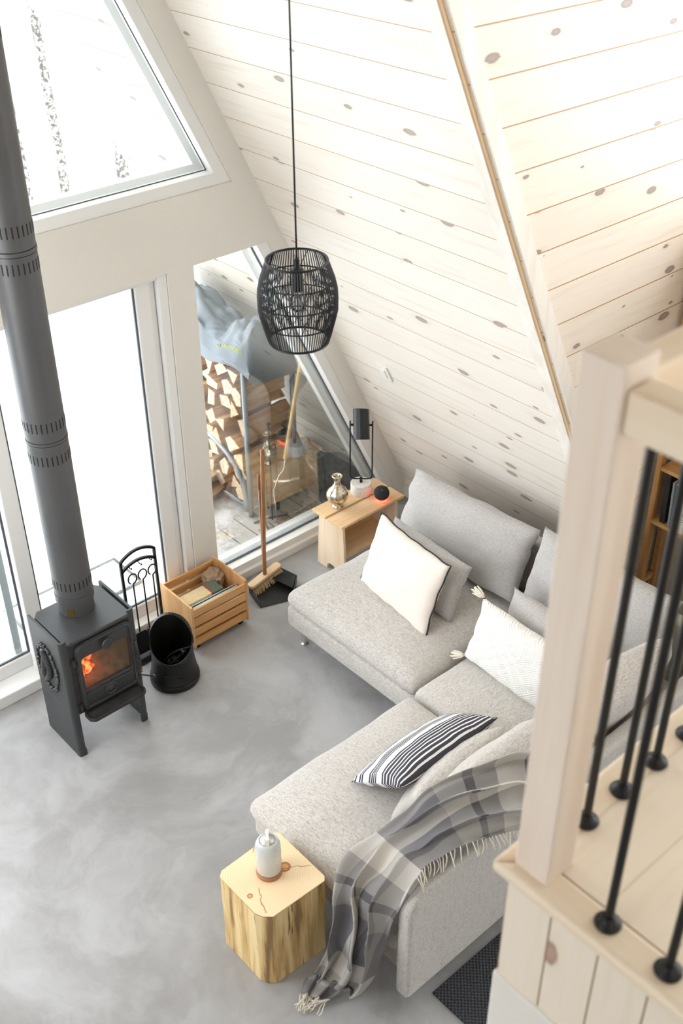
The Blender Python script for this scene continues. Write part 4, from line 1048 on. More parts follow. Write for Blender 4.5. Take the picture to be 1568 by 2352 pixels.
# ================================================================== BROOM, DUSTPAN
br_ = thing('push_broom', 'upright wooden broom with pale bristles leaning on the window', 'broom', (3.19, 4.27, 0))
bm = BM(); hd = Vector((.98, .05, .18)).normalized(); hn = Vector((0, 0, 1))
lp = rrect(.245, .055, .02, 5)
wy = Vector((-.05, 1, 0)).normalized(); wz = hd.cross(wy)
def onb(x, y, z): return Vector((-.005, -.005, .082))+hd*x+wy*y+wz*z
prism(bm, [onb(x, y, 0) for x, y in lp], wz*.024); fin('head', bm, [m_brush], br_, bev=.005, seg=3)
bm = BM(); prism(bm, [onb(x*1.01, y*1.02, .0) for x, y in lp], wz*.007); fin('head_edge', bm, m_brushs, br_)
bm = BM(); rr = random.Random(8)
for i in range(26):
    for j in range(5):
        x = -.108+.216*i/25+rr.uniform(-.002, .002); y = -.018+.036*j/4+rr.uniform(-.002, .002)
        tube(bm, [onb(x, y, 0), onb(x*1.08+rr.uniform(-.004, .004), y*1.5-.006, -.055+rr.uniform(-.004, .002))], .0042, 5, taper=[1, .7])
b_ = fin('bristles', bm, m_bristle, br_)
bm = BM(); a = onb(0, 0, .01); top = Vector((3.318-3.19, 4.405-4.27, .855)); tube(bm, [a, a*.5+top*.5, top], .0115, 14); fin('handle', bm, m_handle, br_, smooth=True, auto=40)
dp = thing('dustpan', 'black plastic long-handled dustpan on the floor behind the broom', 'dustpan', (3.20, 4.17, 0))
bm = BM()
prism(bm, [(-.155, -.035, .003), (.035, -.105, .003), (.15, .0, .02), (.115, .135, .03), (-.125, .11, .012)], (0, 0, .004))
def wall(pts, h):
    for (a, b) in zip(pts[:-1], pts[1:]):
        a, b = Vector(a), Vector(b); d = b-a; obox(bm, (a+b)/2+Vector((0, 0, h/2)), d*.5, d.normalized().cross(Vector((0, 0, 1)))*.0025, (0, 0, h/2))
wall([(.035, -.105, .005), (.15, .0, .02), (.115, .135, .03), (-.125, .11, .012), (-.155, -.035, .004)], .045)
pts_ = [(.06, -.07, .055), (.15, .0, .065), (.115, .135, .075), (0, .12, .07), (.03, .03, .065)]; prism(bm, pts_, (0, 0, .003))
fin('pan', bm, m_dpan, dp, bev=.002)
bm = BM(); tube(bm, [(-.02, .10, .05), (.02, .15, .10), (.075, .225, .62)], .007, 10); tube(bm, [(.075, .225, .60), (.078, .23, .70)], .009, 10); fin('handle', bm, m_handle, dp, smooth=True)

# ================================================================== SIDE TABLE
tb = thing('side_table', 'small slatted pine side table by the corner window', 'side table', (3.815, 4.13, 0))
TH = .405
for k, (y0, y1) in enumerate(((-.133, -.004), (.012, .133))):
    bm = BM(); box(bm, -.255, .255, y0, y1, TH-.018, TH); fin('top_board', bm, m_pine, tb, bev=.002)
for s in (-1, 1):
    bm = BM(); X = s*.215
    A = [(-.128, 0), (-.038, 0), (-.035, .03), (-.02, .045), (.02, .045), (.035, .03), (.038, 0), (.128, 0), (.105, TH-.018), (-.105, TH-.018)]
    prism(bm, [(X-.009, y, z) for y, z in A], (.018, 0, 0)); fin('end_panel', bm, m_pinez, tb, bev=.0015)
bm = BM(); box(bm, -.206, .206, -.105, .105, .13, .148); fin('shelf', bm, m_pine, tb)
bm = BM(); box(bm, -.206, .206, .085, .10, .148, TH-.02); fin('back_board', bm, m_pine, tb)
# vase
bm = BM(); vp = [(0, 0), (.032, 0), (.036, .006), (.030, .016), (.024, .024), (.030, .034), (.055, .055), (.068, .085), (.066, .108), (.050, .132), (.030, .150), (.020, .168), (.0175, .19), (.021, .205), (.030, .214), (.032, .222), (.028, .225), (.022, .216), (.015, .20)]
lathe(bm, vp, n=40, cap=False); o = fin('bottle_vase', bm, m_merc, smooth=True); o.location = (3.685, 4.175, TH); tag(o, 'mottled gold and silver mercury glass bottle vase on the side table', 'vase')
# lamp
lm = thing('table_lamp', 'black metal spot lamp on a white terrazzo base', 'lamp', (3.895, 4.195, TH))
bm = BM(); lathe(bm, [(0, 0), (.062, 0), (.064, .003), (.064, .072), (.061, .076), (0, .076)], n=40, cap=False); fin('base', bm, m_terr, lm, smooth=True, auto=40)
D = Vector((.72, -.69, 0)).normalized()
bm = BM(); hwid = .066; r_ = .03; pts = [D*-hwid+V3(0, 0, .52), D*-hwid+V3(0, 0, .12+r_)]
pts = [D*-hwid+V3(0, 0, .50), D*-hwid+V3(0, 0, .30)]+bez(D*-hwid+V3(0, 0, .145), D*-hwid+V3(0, 0, .11), D*(-hwid+.01)+V3(0, 0, .10), D*(-hwid+.035)+V3(0, 0, .10), 8)+bez(D*(hwid-.035)+V3(0, 0, .10), D*(hwid-.01)+V3(0, 0, .10), D*hwid+V3(0, 0, .11), D*hwid+V3(0, 0, .145), 8)+[D*hwid+V3(0, 0, .30), D*hwid+V3(0, 0, .50)]
tube(bm, pts, .0045, 8); fin('frame', bm, m_black, lm, smooth=True)
bm = BM(); lathe(bm, [(.009, .076), (.009, .088), (.006, .092), (.009, .098), (.011, .104), (.009, .11), (0, .112)], n=16, cap=False); fin('mount', bm, m_black, lm, smooth=True)
for s in (-1, 1):
    bm = BM(); tube(bm, [D*(s*.048)+V3(0, 0, .475), D*(s*.068)+V3(0, 0, .475)], .007, 8); fin('pivot', bm, m_black, lm, smooth=True)
axis = (Vector((.42, .50, 1.0))).normalized(); a2 = D; a3 = axis.cross(a2).normalized()
bm = BM(); n = 40; c0 = V3(0, 0, .475)
def crow(r, h): return [bm.verts.new(c0+axis*h+r*(math.cos(2*PI*i/n)*a2+math.sin(2*PI*i/n)*a3)) for i in range(n)]
rows = [crow(r, h) for r, h in ((.002, .093), (.044, .093), (.048, .089), (.048, -.085), (.0465, -.085), (.0465, .07), (.002, .07))]
for a, b in zip(rows[:-1], rows[1:]):
    for i in range(n): bm.faces.new((a[i], a[(i+1) % n], b[(i+1) % n], b[i]))
shd = fin('lamp_shade', bm, simple('satin_black_shade', (.018, .019, .021), .32, .2), lm, smooth=True, auto=40)
bm = BM(); rows = [crow(r, h) for r, h in ((.0001, -.080), (.030, -.080), (.045, -.078), (.046, -.06))]
for a, b in zip(rows[:-1], rows[1:]):
    for i in range(n): bm.faces.new((a[i], a[(i+1) % n], b[(i+1) % n], b[i]))
fin('bulb', bm, simple('frosted_bulb', srgb(226, 224, 222), .4), shd, smooth=True)
bm = BM(); tube(bm, bez((.055, .02, .006), (.09, .05, .006), (.12, .02, .006), (.15, .05, -.02)), .0022, 6); tube(bm, bez((.15, .05, -.02), (.20, .08, -.1), (.20, .05, -.35), (.21, .05, -.40)), .0022, 6); fin('cable', bm, m_black, lm, smooth=True)
# speaker
spk = thing('smart_speaker', 'small black ball speaker with a red light ring beneath', 'speaker', (3.93, 4.05, TH))
bm = BM(); bmesh.ops.create_uvsphere(bm, u_segments=40, v_segments=24, radius=.047, matrix=Matrix.Translation((0, 0, .051))); fin('body', bm, simple('charcoal_mesh_fabric', srgb(38, 40, 44), .85, bmp=.4, bs=600), spk, smooth=True)
bm = BM(); lathe(bm, [(0, 0), (.028, 0), (.034, .004), (.034, .009), (.0, .010)], n=32, cap=False)
M_, nt, b = mat('red_led'); b.inputs['Emission Color'].default_value = (1, .05, .03, 1); b.inputs['Emission Strength'].default_value = 5; b.inputs['Base Color'].default_value = (.3, .02, .02, 1)
fin('light_ring', bm, M_, spk, smooth=True)
bm = BM(); bmesh.ops.create_icosphere(bm, subdivisions=1, radius=.0028, matrix=Matrix.Translation((-.018, -.022, .0905))); fin('indicator', bm, m_vent, spk)

# ================================================================== LOG STOOL + LANTERN
lg = thing('log_stool', 'squared pine log stool with dark-streaked sides at the sofa end', 'stool', (1.70, 2.355, 0), 0)
bm = BM(); n = 7
out = [(-.145, -.135), (-.155, .135), (-.14, .15), (.155, .165), (.168, .150), (.165, -.155), (.150, -.168), (-.085, -.165), (-.115, -.155)]
out = [(-.150, -.095), (-.148, .135), (-.125, .152), (.15, .160), (.168, .145), (.166, -.145), (.150, -.163), (-.105, -.155), (-.135, -.128)]
zs = [0, .08, .16, .24, .32, .40, .437]
rows = []
for k, z in enumerate(zs):
    sc_ = 1+.004*math.sin(k*2)
    rows.append([bm.verts.new((x*sc_+.003*noise.noise(Vector((x*9, y*9, z*4))), y*sc_, z)) for x, y in out])
for a, b in zip(rows[:-1], rows[1:]):
    for i in range(len(out)): bm.faces.new((a[i], a[(i+1) % len(out)], b[(i+1) % len(out)], b[i]))
bm.faces.new(rows[0][::-1]); fin('log_body', bm, m_logs, lg, bev=.004)
bm = BM(); prism(bm, [(x, y, .4372) for x, y in out], (0, 0, .004)); fin('end_grain_top', bm, m_logt, lg, bev=.0015)
ln = thing('glass_lantern', 'white frosted glass jar lantern with a carry strap on the log stool', 'lantern', (1.715, 2.375, .4415)); ln.scale = (1.06, 1.06, 1.2)
bm = BM(); lathe(bm, [(0, 0), (.050, 0), (.051, .003), (.051, .014), (.048, .017), (0, .017)], n=40, cap=False); fin('wooden_base', bm, simple('walnut_base', srgb(176, 120, 82), .5), ln, smooth=True, auto=40)
M_, nt, b = mat('frosted_white_glass'); b.inputs['Base Color'].default_value = (*srgb(236, 240, 240), 1); b.inputs['Roughness'].default_value = .25
b.inputs['Transmission Weight'].default_value = .35; b.inputs['Coat Weight'].default_value = .5
tc = N(nt, 'ShaderNodeTexCoord').outputs['Object']
bm = BM(); lathe(bm, [(.030, .0175), (.046, .018), (.049, .026), (.049, .125), (.047, .14), (.041, .153), (.034, .160), (.030, .160), (.030, .157)], n=48, cap=False); fin('glass_jar', bm, M_, ln, smooth=True)
def perf():
    M_, nt, b = mat('perforated_steel_lid'); b.inputs['Metallic'].default_value = .6; b.inputs['Roughness'].default_value = .4
    tc = N(nt, 'ShaderNodeTexCoord').outputs['Object']; sx = N(nt, 'ShaderNodeSeparateXYZ'); LK(nt, tc, sx.inputs[0])
    a = mth(nt, 'SINE', mth(nt, 'MULTIPLY', sx.outputs[0], 900)); c = mth(nt, 'SINE', mth(nt, 'MULTIPLY', sx.outputs[1], 900))
    LK(nt, mixc(nt, smooth(nt, mth(nt, 'MULTIPLY', a, c), .1, .5), srgb(214, 214, 212), srgb(90, 88, 86)), b.inputs['Base Color']); return M_
bm = BM(); lathe(bm, [(.0295, .157), (.028, .162), (0, .163)], n=32, cap=False); fin('lid', bm, perf(), ln, smooth=True)
bm = BM()
hp = [V3(-.018, -.026, .160), V3(-.014, -.018, .180), V3(0, 0, .190), V3(.014, .018, .186), V3(.020, .028, .160)]
for a, b2 in zip(hp[:-1], hp[1:]):
    d = b2-a; obox(bm, (a+b2)/2, d*.53, V3(.8, -.6, 0)*.006, V3(0, 0, .0015))
fin('strap', bm, m_vent, ln)
bm = BM(); rr = random.Random(1)
for k in range(60):
    a = rr.uniform(0, 2*PI); z = rr.uniform(.05, .12); bmesh.ops.create_icosphere(bm, subdivisions=1, radius=.001, matrix=Matrix.Translation((.0492*math.cos(a), .0492*math.sin(a), z)))
o = fin('speckles', bm, simple('speckle', srgb(130, 120, 112), .6), ln); o['kind'] = 'stuff'

# ================================================================== PENDANT
PXX, PYY, PZ = 2.346, 2.86, 2.41
pd = thing('pendant_lamp', 'black woven cord pendant lamp hanging from the ceiling', 'pendant lamp', (PXX, PYY, PZ))
prof = [(.098, 0), (.112, .030), (.134, .085), (.150, .125), (.153, .16), (.153, .235), (.143, .275), (.128, .325), (.112, .375), (.110, .39)]
prof = [(.108, 0), (.115, .018), (.134, .09), (.141, .12), (.142, .17), (.140, .20), (.132, .235), (.113, .290), (.108, .302)]
def pr(z):
    for (r0_, z0), (r1_, z1) in zip(prof[:-1], prof[1:]):
        if z0 <= z <= z1: return r0_+(r1_-r0_)*(z-z0)/(z1-z0)
    return prof[-1][0]
bm = BM(); NC = 84
for k in range(NC):
    a = 2*PI*k/NC
    for tw in (0,):
        tube(bm, [(r*math.cos(a), r*math.sin(a), z) for r, z in prof], .0020, 5)
fin('woven_shade', bm, m_black, pd)
bm = BM()
for k in range(32):     # second crossing layer in the two middle bands
    for z0, z1 in ((.075, .155), (.155, .23)):
        a = 2*PI*k/32; b2 = a+(.30 if k % 2 else -.30)
        pts = [((pr(z0+(z1-z0)*t)-.006-.022*math.sin(PI*t))*math.cos(a+(b2-a)*t), (pr(z0+(z1-z0)*t)-.006-.022*math.sin(PI*t))*math.sin(a+(b2-a)*t), z0+(z1-z0)*t) for t in (0, .25, .5, .75, 1)]
        tube(bm, pts, .0016, 4)
fin('cross_weave', bm, m_black, pd)
bm = BM()
for z, r in ((.302, .0045), (0, .0045), (.075, .0028), (.155, .0028), (.23, .0028)):
    R_ = pr(z)-(0 if z in (0, .302) else .004); tube(bm, [(R_*math.cos(2*PI*k/48), R_*math.sin(2*PI*k/48), z) for k in range(48)], r, 8, True)
for k in range(3):
    a = 2*PI*k/3+.5; tube(bm, [(.02*math.cos(a), .02*math.sin(a), .268), (.108*math.cos(a), .108*math.sin(a), .301)], .0015, 6)
for k in range(4):
    a = 2*PI*k/4+.2; tube(bm, [((r-.004)*math.cos(a), (r-.004)*math.sin(a), z) for r, z in prof], .0028, 6)
fin('wire_frame', bm, m_black, pd, smooth=True)
bm = BM(); lathe(bm, [(.0, .190), (.018, .190), (.019, .195), (.019, .26), (.024, .263), (.024, .269), (.014, .273), (.010, .28), (.010, .305), (.004, .311), (0, .312)], n=24, cap=False); fin('socket', bm, m_black, pd, smooth=True, auto=40)
bm = BM(); lathe(bm, [(0, .110), (.015, .113), (.026, .127), (.030, .145), (.026, .165), (.016, .189)], n=24, cap=False); fin('bulb', bm, glassm('clear_bulb_glass', (.93, .93, .93), 1.2), pd, smooth=True)
zc = (X0-PXX)*2-PZ
bm = BM(); tube(bm, [(0, 0, .31), (0, 0, zc)], .0033, 8); fin('cord', bm, m_black, pd, smooth=True)
bm = BM(); lathe(bm, [(.05, zc-.08), (.05, zc-.03)], n=24); fin('ceiling_cup', bm, m_black, pd)

# light switch on the slope
zsw = 1.265
sw = thing('light_switch', 'white light switch plate on the sloped board wall', 'light switch', slp(zsw, 4.05, 0))
un = Vector((-nx, 0, -nz)); uu = Vector((-nz, 0, nx)); vv = Vector((0, 1, 0))
bm = BM(); obox(bm, un*.005, uu*.060, vv*.040, un*.005); pl = fin('plate', bm, m_vent, sw, bev=.002)
bm = BM(); obox(bm, un*.012, uu*.033, vv*.018, un*.003); fin('rocker', bm, m_vent, sw, bev=.002)
# rug
bm = BM(); box(bm, 2.03, 4.4, -1.0, 1.745, .0, .012); tag(fin('woven_rug', bm, m_rug, bev=.004), 'charcoal woven rug behind the sofa under the loft', 'rug')

# ================================================================== BOOKSHELF
bs = thing('bookshelf', 'tall open honey pine shelf in the alcove behind the sofa', 'bookshelf', (4.575, 2.19, 0))
for yy in (-.43, .43):
    for xx in (0, .145):
        bm = BM(); box(bm, xx-.022, xx+.022, yy-.016, yy+.016, 0, 2.30); u_ = fin('upright', bm, m_shelf, bs, bev=.002)
        bm = BM()
        for k in range(34): tube(bm, [(xx-.0225, yy, .15+.06*k), (xx-.0215, yy, .15+.06*k)], .003, 8)
        if xx > 0: fin('peg_holes', bm, m_slot, u_)['kind'] = 'stuff'
        else: bm.free()
    for z in (.25, 1.35, 2.1):
        bm = BM(); box(bm, .023, .122, yy-.009, yy+.009, z, z+.035); fin('rung', bm, m_shelf, bs)
for z in (.70, 1.035, 1.45, 1.85, 2.2):
    bm = BM(); box(bm, -.03, .16, -.41, .41, z, z+.022); fin('shelf_board', bm, m_shelf, bs, bev=.002)
def book(name, label, y, w, h, d, col, tilt=0, x=4.56, z=.722, txt=None):
    o = thing(name, label, 'book', (x, y, z), 0, 'books on the alcove shelf'); o.rotation_euler = (tilt, 0, 0)
    bm = BM(); box(bm, 0, d, -w/2, w/2, 0, h); 
    fin('cover', bm, simple('book_cover', col, .5), o, bev=.002)
    bm = BM(); box(bm, .006, d-.002, -w/2+.003, w/2-.003, h-.006, h+.0008); fin('pages', bm, simple('pages', srgb(222, 216, 204), .9), o)
    if txt:
        me = text_mesh(txt, w*.7, .0003)
        me.transform(Matrix(((0, 0, -1, -.0012), (0, 1, 0, -w*.25), (1, 0, 0, h*.22), (0, 0, 0, 1))) if 0 else Matrix(((0, 0, -1, -.0012), (0, -1, 0, w*.22), (-1, 0, 0, h*.85), (0, 0, 0, 1))))
        t = bpy.data.objects.new('spine_text', me); COL.objects.link(t); t.parent = o
        me.materials.append(simple('spine_ink', srgb(70, 92, 58), .6))
    return o
book('ring_binder', 'black ring binder at the wall end of the shelf', 2.545, .030, .30, .15, srgb(42, 40, 40), -.03)
book('book', 'thin grey book next to the black binder', 2.505, .014, .27, .15, srgb(150, 150, 150), -.04)
book('book', 'dark blue book leaning in the middle of the row', 2.470, .034, .27, .15, srgb(36, 58, 84), -.05, 4.545)
book('book', 'white book with green leaves and lettering on its spine', 2.415, .048, .20, .15, srgb(224, 220, 210), -.02, 4.545, txt='CACTI')
book('book', 'grey book at the near end of the row', 2.355, .040, .24, .15, srgb(120, 124, 126), 0, 4.55)

# ================================================================== OUTSIDE
# firewood rack
rk = thing('firewood_rack', 'grey tubular steel firewood rack on the porch', 'rack', (3.6, 4.93, -.015))
for y in (0, .92):
    for x, h in ((0, 1.10), (.38, 1.0)):
        bm = BM(); tube(bm, [(x, y, 0), (x, y, h)], .017, 12); fin('post', bm, m_silver, rk, smooth=True)
bm = BM(); tube(bm, bez((-.01, .02, .04), (-.01, .04, .30), (-.01, .12, .38), (-.01, .30, .44))+[(-.01, .75, .54)], .019, 12); fin('side_rail', bm, m_silver, rk, smooth=True)
bm = BM(); tube(bm, [(0, 0, .06), (0, .92, .06)], .014, 8); tube(bm, [(.38, 0, .06), (.38, .92, .06)], .014, 8); tube(bm, [(0, 0, .06), (.38, 0, .06)], .014, 8); fin('base_rails', bm, m_silver, rk, smooth=True)
bm = BM(); tube(bm, [(0, 0, 1.05), (.38, 0, .99)], .014, 8); fin('top_rail', bm, m_silver, rk, smooth=True)
# firewood
m_splits = splitm('split_firewood_sides', srgb(214, 176, 134), srgb(160, 116, 78))
def log_bm(seed):
    r = random.Random(seed); bm = BM(); k = r.choice((3, 4, 4, 5)); R_ = .077; a0 = r.uniform(0, 6)
    pts = []; angs = sorted([a0+2*PI*i/k+r.uniform(-.4, .4) for i in range(k)])
    for a in angs: pts.append((R_*r.uniform(.72, 1.08)*math.cos(a), R_*r.uniform(.6, .95)*math.sin(a)))
    L = .185; rowsL = []
    for q in range(5):
        t = -1+q*.5; rowsL.append([bm.verts.new((L*t, y*(1+.06*math.sin(q*2+seed)), z*(1+.07*math.cos(q*1.7+seed)))) for y, z in pts])
    bm.faces.new(rowsL[0][::-1]); bm.faces.new(rowsL[-1]); bark = r.random() < .6
    for A, B in zip(rowsL[:-1], rowsL[1:]):
        for i in range(k):
            f = bm.faces.new((A[i], A[(i+1) % k], B[(i+1) % k], B[i])); f.material_index = 1 if (i == 0 and bark) else 2
    return bm
protos = []
rr = random.Random(11); cnt = 0
for iz in range(8):
    for iy in range(7):
        z = .13+iz*.119; y = 5.02+iy*.124+(iz % 2)*.045
        if cnt < 12:
            o = fin('firewood_log', log_bm(cnt+1), [m_split, m_splitb, m_splits], bev=.003); protos.append(o)
            tag(o, 'split firewood log stacked in the rack on the porch', 'firewood', 'split logs stacked in the porch rack')
        else: o = protos[rr.randrange(12)].copy(); COL.objects.link(o)
        cnt += 1
        o.location = (3.60+.19+rr.uniform(-.05, .035), y, z); o.rotation_euler = (rr.uniform(-.5, .5)+rr.choice((0, PI/2, PI)), 0, rr.uniform(-.07, .07))
for (x, y, z, rz, lb) in ((3.47, 5.22, .045, .35, 'split log lying loose on the deck, the one nearest the door'), (3.50, 5.36, .04, .2, 'split log lying loose on the deck, behind another one'), (3.50, 5.30, .125, .30, 'split log lying on top of two loose logs on the deck')):
    o = protos[1].copy(); COL.objects.link(o); o.location = (x, y, z); o.rotation_euler = (0, 0, rz); o['label'] = lb; o['group'] = 'loose logs on the deck'
# cover
def cov_pt(u, v):
    """u: 0 near end .. 1 far; v: 0 left hem .. 1 right hem"""
    y = 4.86+1.02*u
    tbl = [(0, 3.585, 1.03), (.16, 3.580, 1.12), (.34, 3.605, 1.235), (.5, 3.70, 1.32), (.66, 3.82, 1.295), (.82, 3.93, 1.13), (1, 3.985, .93)]
    for (a, xa, za), (b, xb, zb) in zip(tbl[:-1], tbl[1:]):
        if a <= v <= b:
            t = (v-a)/(b-a); x = xa+(xb-xa)*t; z = za+(zb-za)*t; break
    edge = abs(v-.5)*2
    z += .04*math.sin(u*9+v*3)*(1-edge)-.055*max(0, 1-abs(u-.30)/.22)*(1-edge)+.05*u*(1-edge)
    w = (abs(noise.noise(Vector((u*5, v*3.5, 2))))-.2)*.16+(abs(noise.noise(Vector((u*11+v*4, v*8, 5))))-.2)*.07
    w *= min(1, max(.12, (v-.22)*6))
    z += w*(1-edge*.6)+(.025*math.sin(u*11) if v < .05 else 0); x += noise.noise(Vector((u*7, v*5, 8)))*.012*(1 if v < .5 else .3)
    return Vector((x, y, z))
bm = BM(); nu, nv = 72, 60
g = [[bm.verts.new(cov_pt(i/nu, j/nv)) for j in range(nv+1)] for i in range(nu+1)]
for i in range(nu):
    for j in range(nv): bm.faces.new((g[i][j], g[i+1][j], g[i+1][j+1], g[i][j+1]))
hem = [bm.verts.new((v.co.x, 4.862-.012, 1.055-.10*j/nv-.03*math.sin(PI*j/nv))) for j, v in enumerate(g[0])]
mid = [bm.verts.new(((v.co.x+h_.co.x)/2, 4.84, max(h_.co.z+.005, (v.co.z+h_.co.z)/2))) for v, h_ in zip(g[0], hem)]
for j in range(nv):
    bm.faces.new((g[0][j], g[0][j+1], mid[j+1], mid[j])); bm.faces.new((mid[j], mid[j+1], hem[j+1], hem[j]))
cv = fin('rack_cover', bm, m_cover, smooth=True); cv.modifiers.new('s', 'SOLIDIFY').thickness = .003
tag(cv, 'grey vinyl cover with yellow lettering over the firewood rack', 'cover')
me = text_mesh('YARDWORKS', .034, .0)
for v in me.vertices:
    y = 5.115-v.co.x; q = cov_pt((y-4.86)/1.02, .215+v.co.y*1.6); v.co = q+Vector((-.0045, 0, .002))
o = bpy.data.objects.new('cover_lettering', me); COL.objects.link(o); me.materials.append(m_yel); o.parent = cv
bm = BM(); tube(bm, [cov_pt((5.145+.016*math.cos(a)-4.86)/1.02, .235+.022*math.sin(a))+Vector((-.003, 0, .002)) for a in [k*.5 for k in range(12)]], .0022, 5); fin('cover_emblem', bm, m_yel, cv)

# pole
pl_ = thing('wooden_pole', 'long pale wooden pole leaning against the outside of the corner window', 'pole', (3.64, 4.70, -.015))
bm = BM(); tube(bm, [(.061, -.02, .52), (.247, -.035, 1.36)], .0135, 12); fin('shaft', bm, m_pole, pl_, smooth=True)
bm = BM(); tube(bm, [(.061, -.02, .52), (.055, -.01, .44), (.02, 0, .40), (-.02, .01, .30), (0, 0, 0)], .0035, 6); fin('wire_foot', bm, m_chrome, pl_, smooth=True)
# bin
bn = thing('plastic_bin', 'empty translucent tan plastic bin on the porch', 'bin', (3.84, 4.76, -.015))
bm = BM(); O = rrect(.27, .17, .03, 4); 
o1 = [bm.verts.new((x, y, 0.002)) for x, y in O]; o2 = [bm.verts.new((x*1.08, y*1.1, .50)) for x, y in O]
for i in range(len(O)): bm.faces.new((o1[i], o1[(i+1) % len(O)], o2[(i+1) % len(O)], o2[i]))
bm.faces.new(o1[::-1]); fin('bin_wall', bm, m_bin, bn, smooth=True, auto=40)
# outdoor tool stand
os_ = thing('porch_tool_stand', 'black wire tool stand with a ball handle standing on the snowy deck', 'tool stand', (3.665, 4.79, -.015))
bm = BM(); tube(bm, [(0, 0, .02), (0, 0, .72)], .006, 8); bmesh.ops.create_icosphere(bm, subdivisions=2, radius=.014, matrix=Matrix.Translation((0, 0, .735)))
tube(bm, [(-.055, .0, .57), (.055, 0, .57)], .004, 6); tube(bm, [(0, -.055, .57), (0, .055, .57)], .004, 6)
fin('pole', bm, m_black, os_, smooth=True)
bm = BM(); tube(bm, [(-.05, .03, .03), (.09, -.03, .03)], .006, 8)
for a, b2 in (((-.05, .03, .03), (-.10, .07, .0)), ((-.05, .03, .03), (-.075, -.05, .0)), ((.09, -.03, .03), (.14, .03, .0)), ((.09, -.03, .03), (.12, -.10, .0))): tube(bm, [a, b2], .006, 8)
fin('feet', bm, m_black, os_, smooth=True)
for k, (dx, dy) in enumerate(((-.05, 0), (.05, 0), (0, .05))):
    o = thing(('fire_tongs', 'fire_poker', 'fire_shovel')[k], 'thin black fire tool hanging %s on the porch tool stand' % ('nearest the door', 'nearest the corner', 'at the back')[k], 'fire tool', (3.665+dx, 4.79+dy, .09), 0, 'tools on the porch stand')
    bm = BM(); tube(bm, [(0, 0, 0), (0, 0, .46)]+[(.012*math.sin(a), 0, .473-.012*math.cos(a)) for a in (0.8, 1.8, 2.8, 3.8, 4.8)], .003, 6); fin('rod', bm, m_black, o, smooth=True)
    bm = BM(); box(bm, -.012, .012, -.004, .004, -.03, .03); fin('end', bm, m_black, o)
# tarp
bm = BM(); n = 34
def tarp(u, v):
    x = 4.02+.48*u+.10*(1-v)*0; y = 4.66+.80*v; x += .04*math.sin(v*7)-.06*v*(1-u)*0
    pk = math.exp(-((u-.35)**2/.02+(v-.72)**2/.03))
    z = .03+.42*pk+.10*math.exp(-((u-.6)**2/.08+(v-.35)**2/.08))+.05*abs(noise.noise(Vector((u*5, v*6, 1))))+.03*noise.noise(Vector((u*14, v*14, 1)))
    e = min(u, 1-u, v, 1-v); z *= min(1, e*9+.12)
    return Vector((min(x, sx_(.15)-.03-max(0, z-.15)*.5), y, max(-.008, z)))
g = [[bm.verts.new(tarp(i/n, j/n)) for j in range(n+1)] for i in range(n+1)]
for i in range(n):
    for j in range(n): bm.faces.new((g[i][j], g[i+1][j], g[i+1][j+1], g[i][j+1]))
o = fin('tarp', bm, m_tarp); tag(o, 'crumpled black tarp with a peaked fold on the porch', 'tarp')
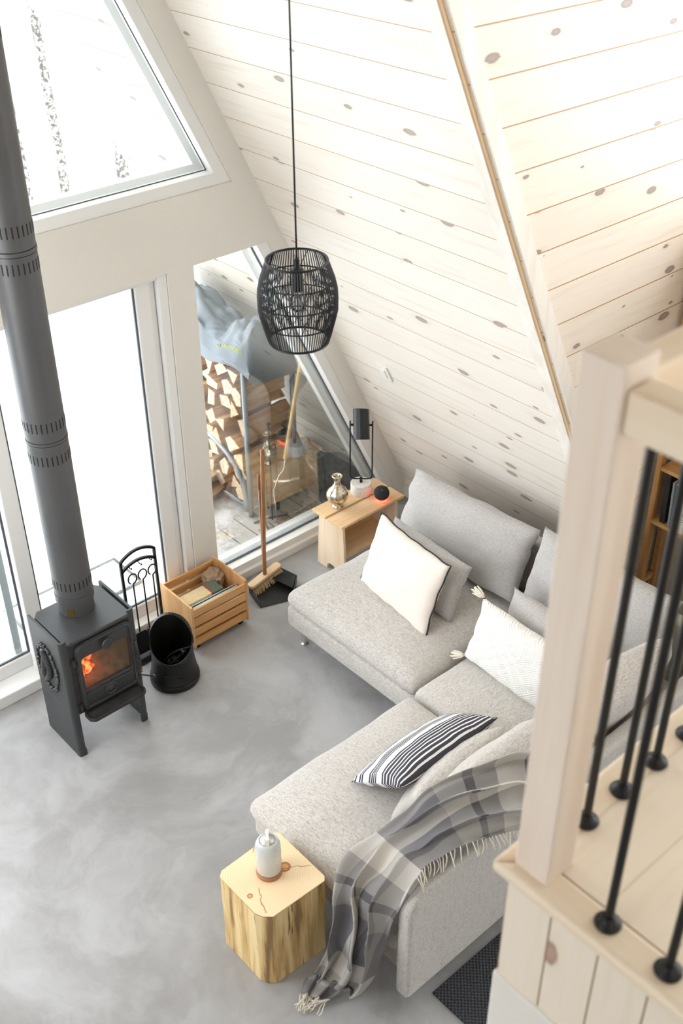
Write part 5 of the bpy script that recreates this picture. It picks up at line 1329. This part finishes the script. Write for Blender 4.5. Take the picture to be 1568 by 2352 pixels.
# leaves
bm = BM(); rr = random.Random(6)
for k in range(70):
    x = rr.gauss(3.80, .12); y = rr.gauss(4.72, .04); z = -.006+rr.uniform(0, .012)
    if k > 55: x = rr.gauss(2.35, .06); y = rr.gauss(5.15, .04); z = -.01
    a = rr.uniform(0, 6); s = rr.uniform(.012, .026); q = [Vector((s*math.cos(a+t), s*.6*math.sin(a+t), rr.uniform(0, .01))) for t in (0, 1.3, 2.6, 3.6, 5)]
    bm.faces.new([bm.verts.new(Vector((x, y, z+.004))+p) for p in q])
o = fin('dry_leaves', bm, m_leaf); tag(o, 'scattered brown dry leaves on the snowy porch', 'leaves', kind='stuff')
# door mat
dm = thing('door_mat', 'thin dark-rimmed door mat covered with snow outside the glass door', 'door mat', (2.30, 4.98, -.015))
bm = BM(); ring(bm, [(-.38, -.16, 0), (.38, -.16, 0), (.38, .16, 0), (-.38, .16, 0)], [(-.365, -.145, 0), (.365, -.145, 0), (.365, .145, 0), (-.365, .145, 0)], (0, 0, .012)); fin('rim', bm, simple('grey_rubber', srgb(120, 124, 126), .7), dm)
bm = BM(); box(bm, -.365, .365, -.145, .145, 0, .008); fin('mat_field', bm, m_snow, dm)
# trees
def tree(x, y, r, lean, lb):
    t = thing('tree', lb, 'tree', (x, y, -.4), 0, 'bare tree trunks outside')
    bm = BM(); pts = [(lean*k*.1+.03*math.sin(k), .02*math.cos(k*2), k*.7) for k in range(16)]; tube(bm, pts, r, 14, taper=[1.25]+[1-.035*k for k in range(15)]); fin('trunk', bm, m_bark, t, smooth=True)
    bm = BM(); q = random.Random(int(x*10))
    for k in range(10):
        z = 5.5+k*.45; a = q.uniform(0, 6); tube(bm, [(lean*z*.14, 0, z), (lean*z*.14+.15*math.cos(a), .15*math.sin(a), z+.3), (lean*z*.14+.3*math.cos(a), .3*math.sin(a), z+.9)], r*.25, 6, taper=[1, .6, .2])
    fin('branches', bm, m_bark, t, smooth=True)
tree(4.98, 9.5, .05, .0, 'nearest grey speckled tree trunk seen through the upper window')
tree(5.62, 9.5, .068, .0, 'brownish tree trunk beside the roof edge in the upper window')
tree(4.50, 9.3, .045, .0, 'faint pale tree trunk next to the stovepipe in the upper window')
# cable tie / small clear plug by the table
bm = BM(); tube(bm, bez((4.10, 3.97, .01), (4.13, 4.0, .05), (4.15, 3.96, .03), (4.17, 3.99, .01)), .004, 6); tube(bm, bez((4.11, 4.0, .008), (4.14, 3.96, .03), (4.17, 4.0, .02), (4.14, 3.95, .008)), .003, 6)
tag(fin('loose_plug', bm, m_chrome, smooth=True), 'small clear plug and cord on the floor beside the side table', 'plug')
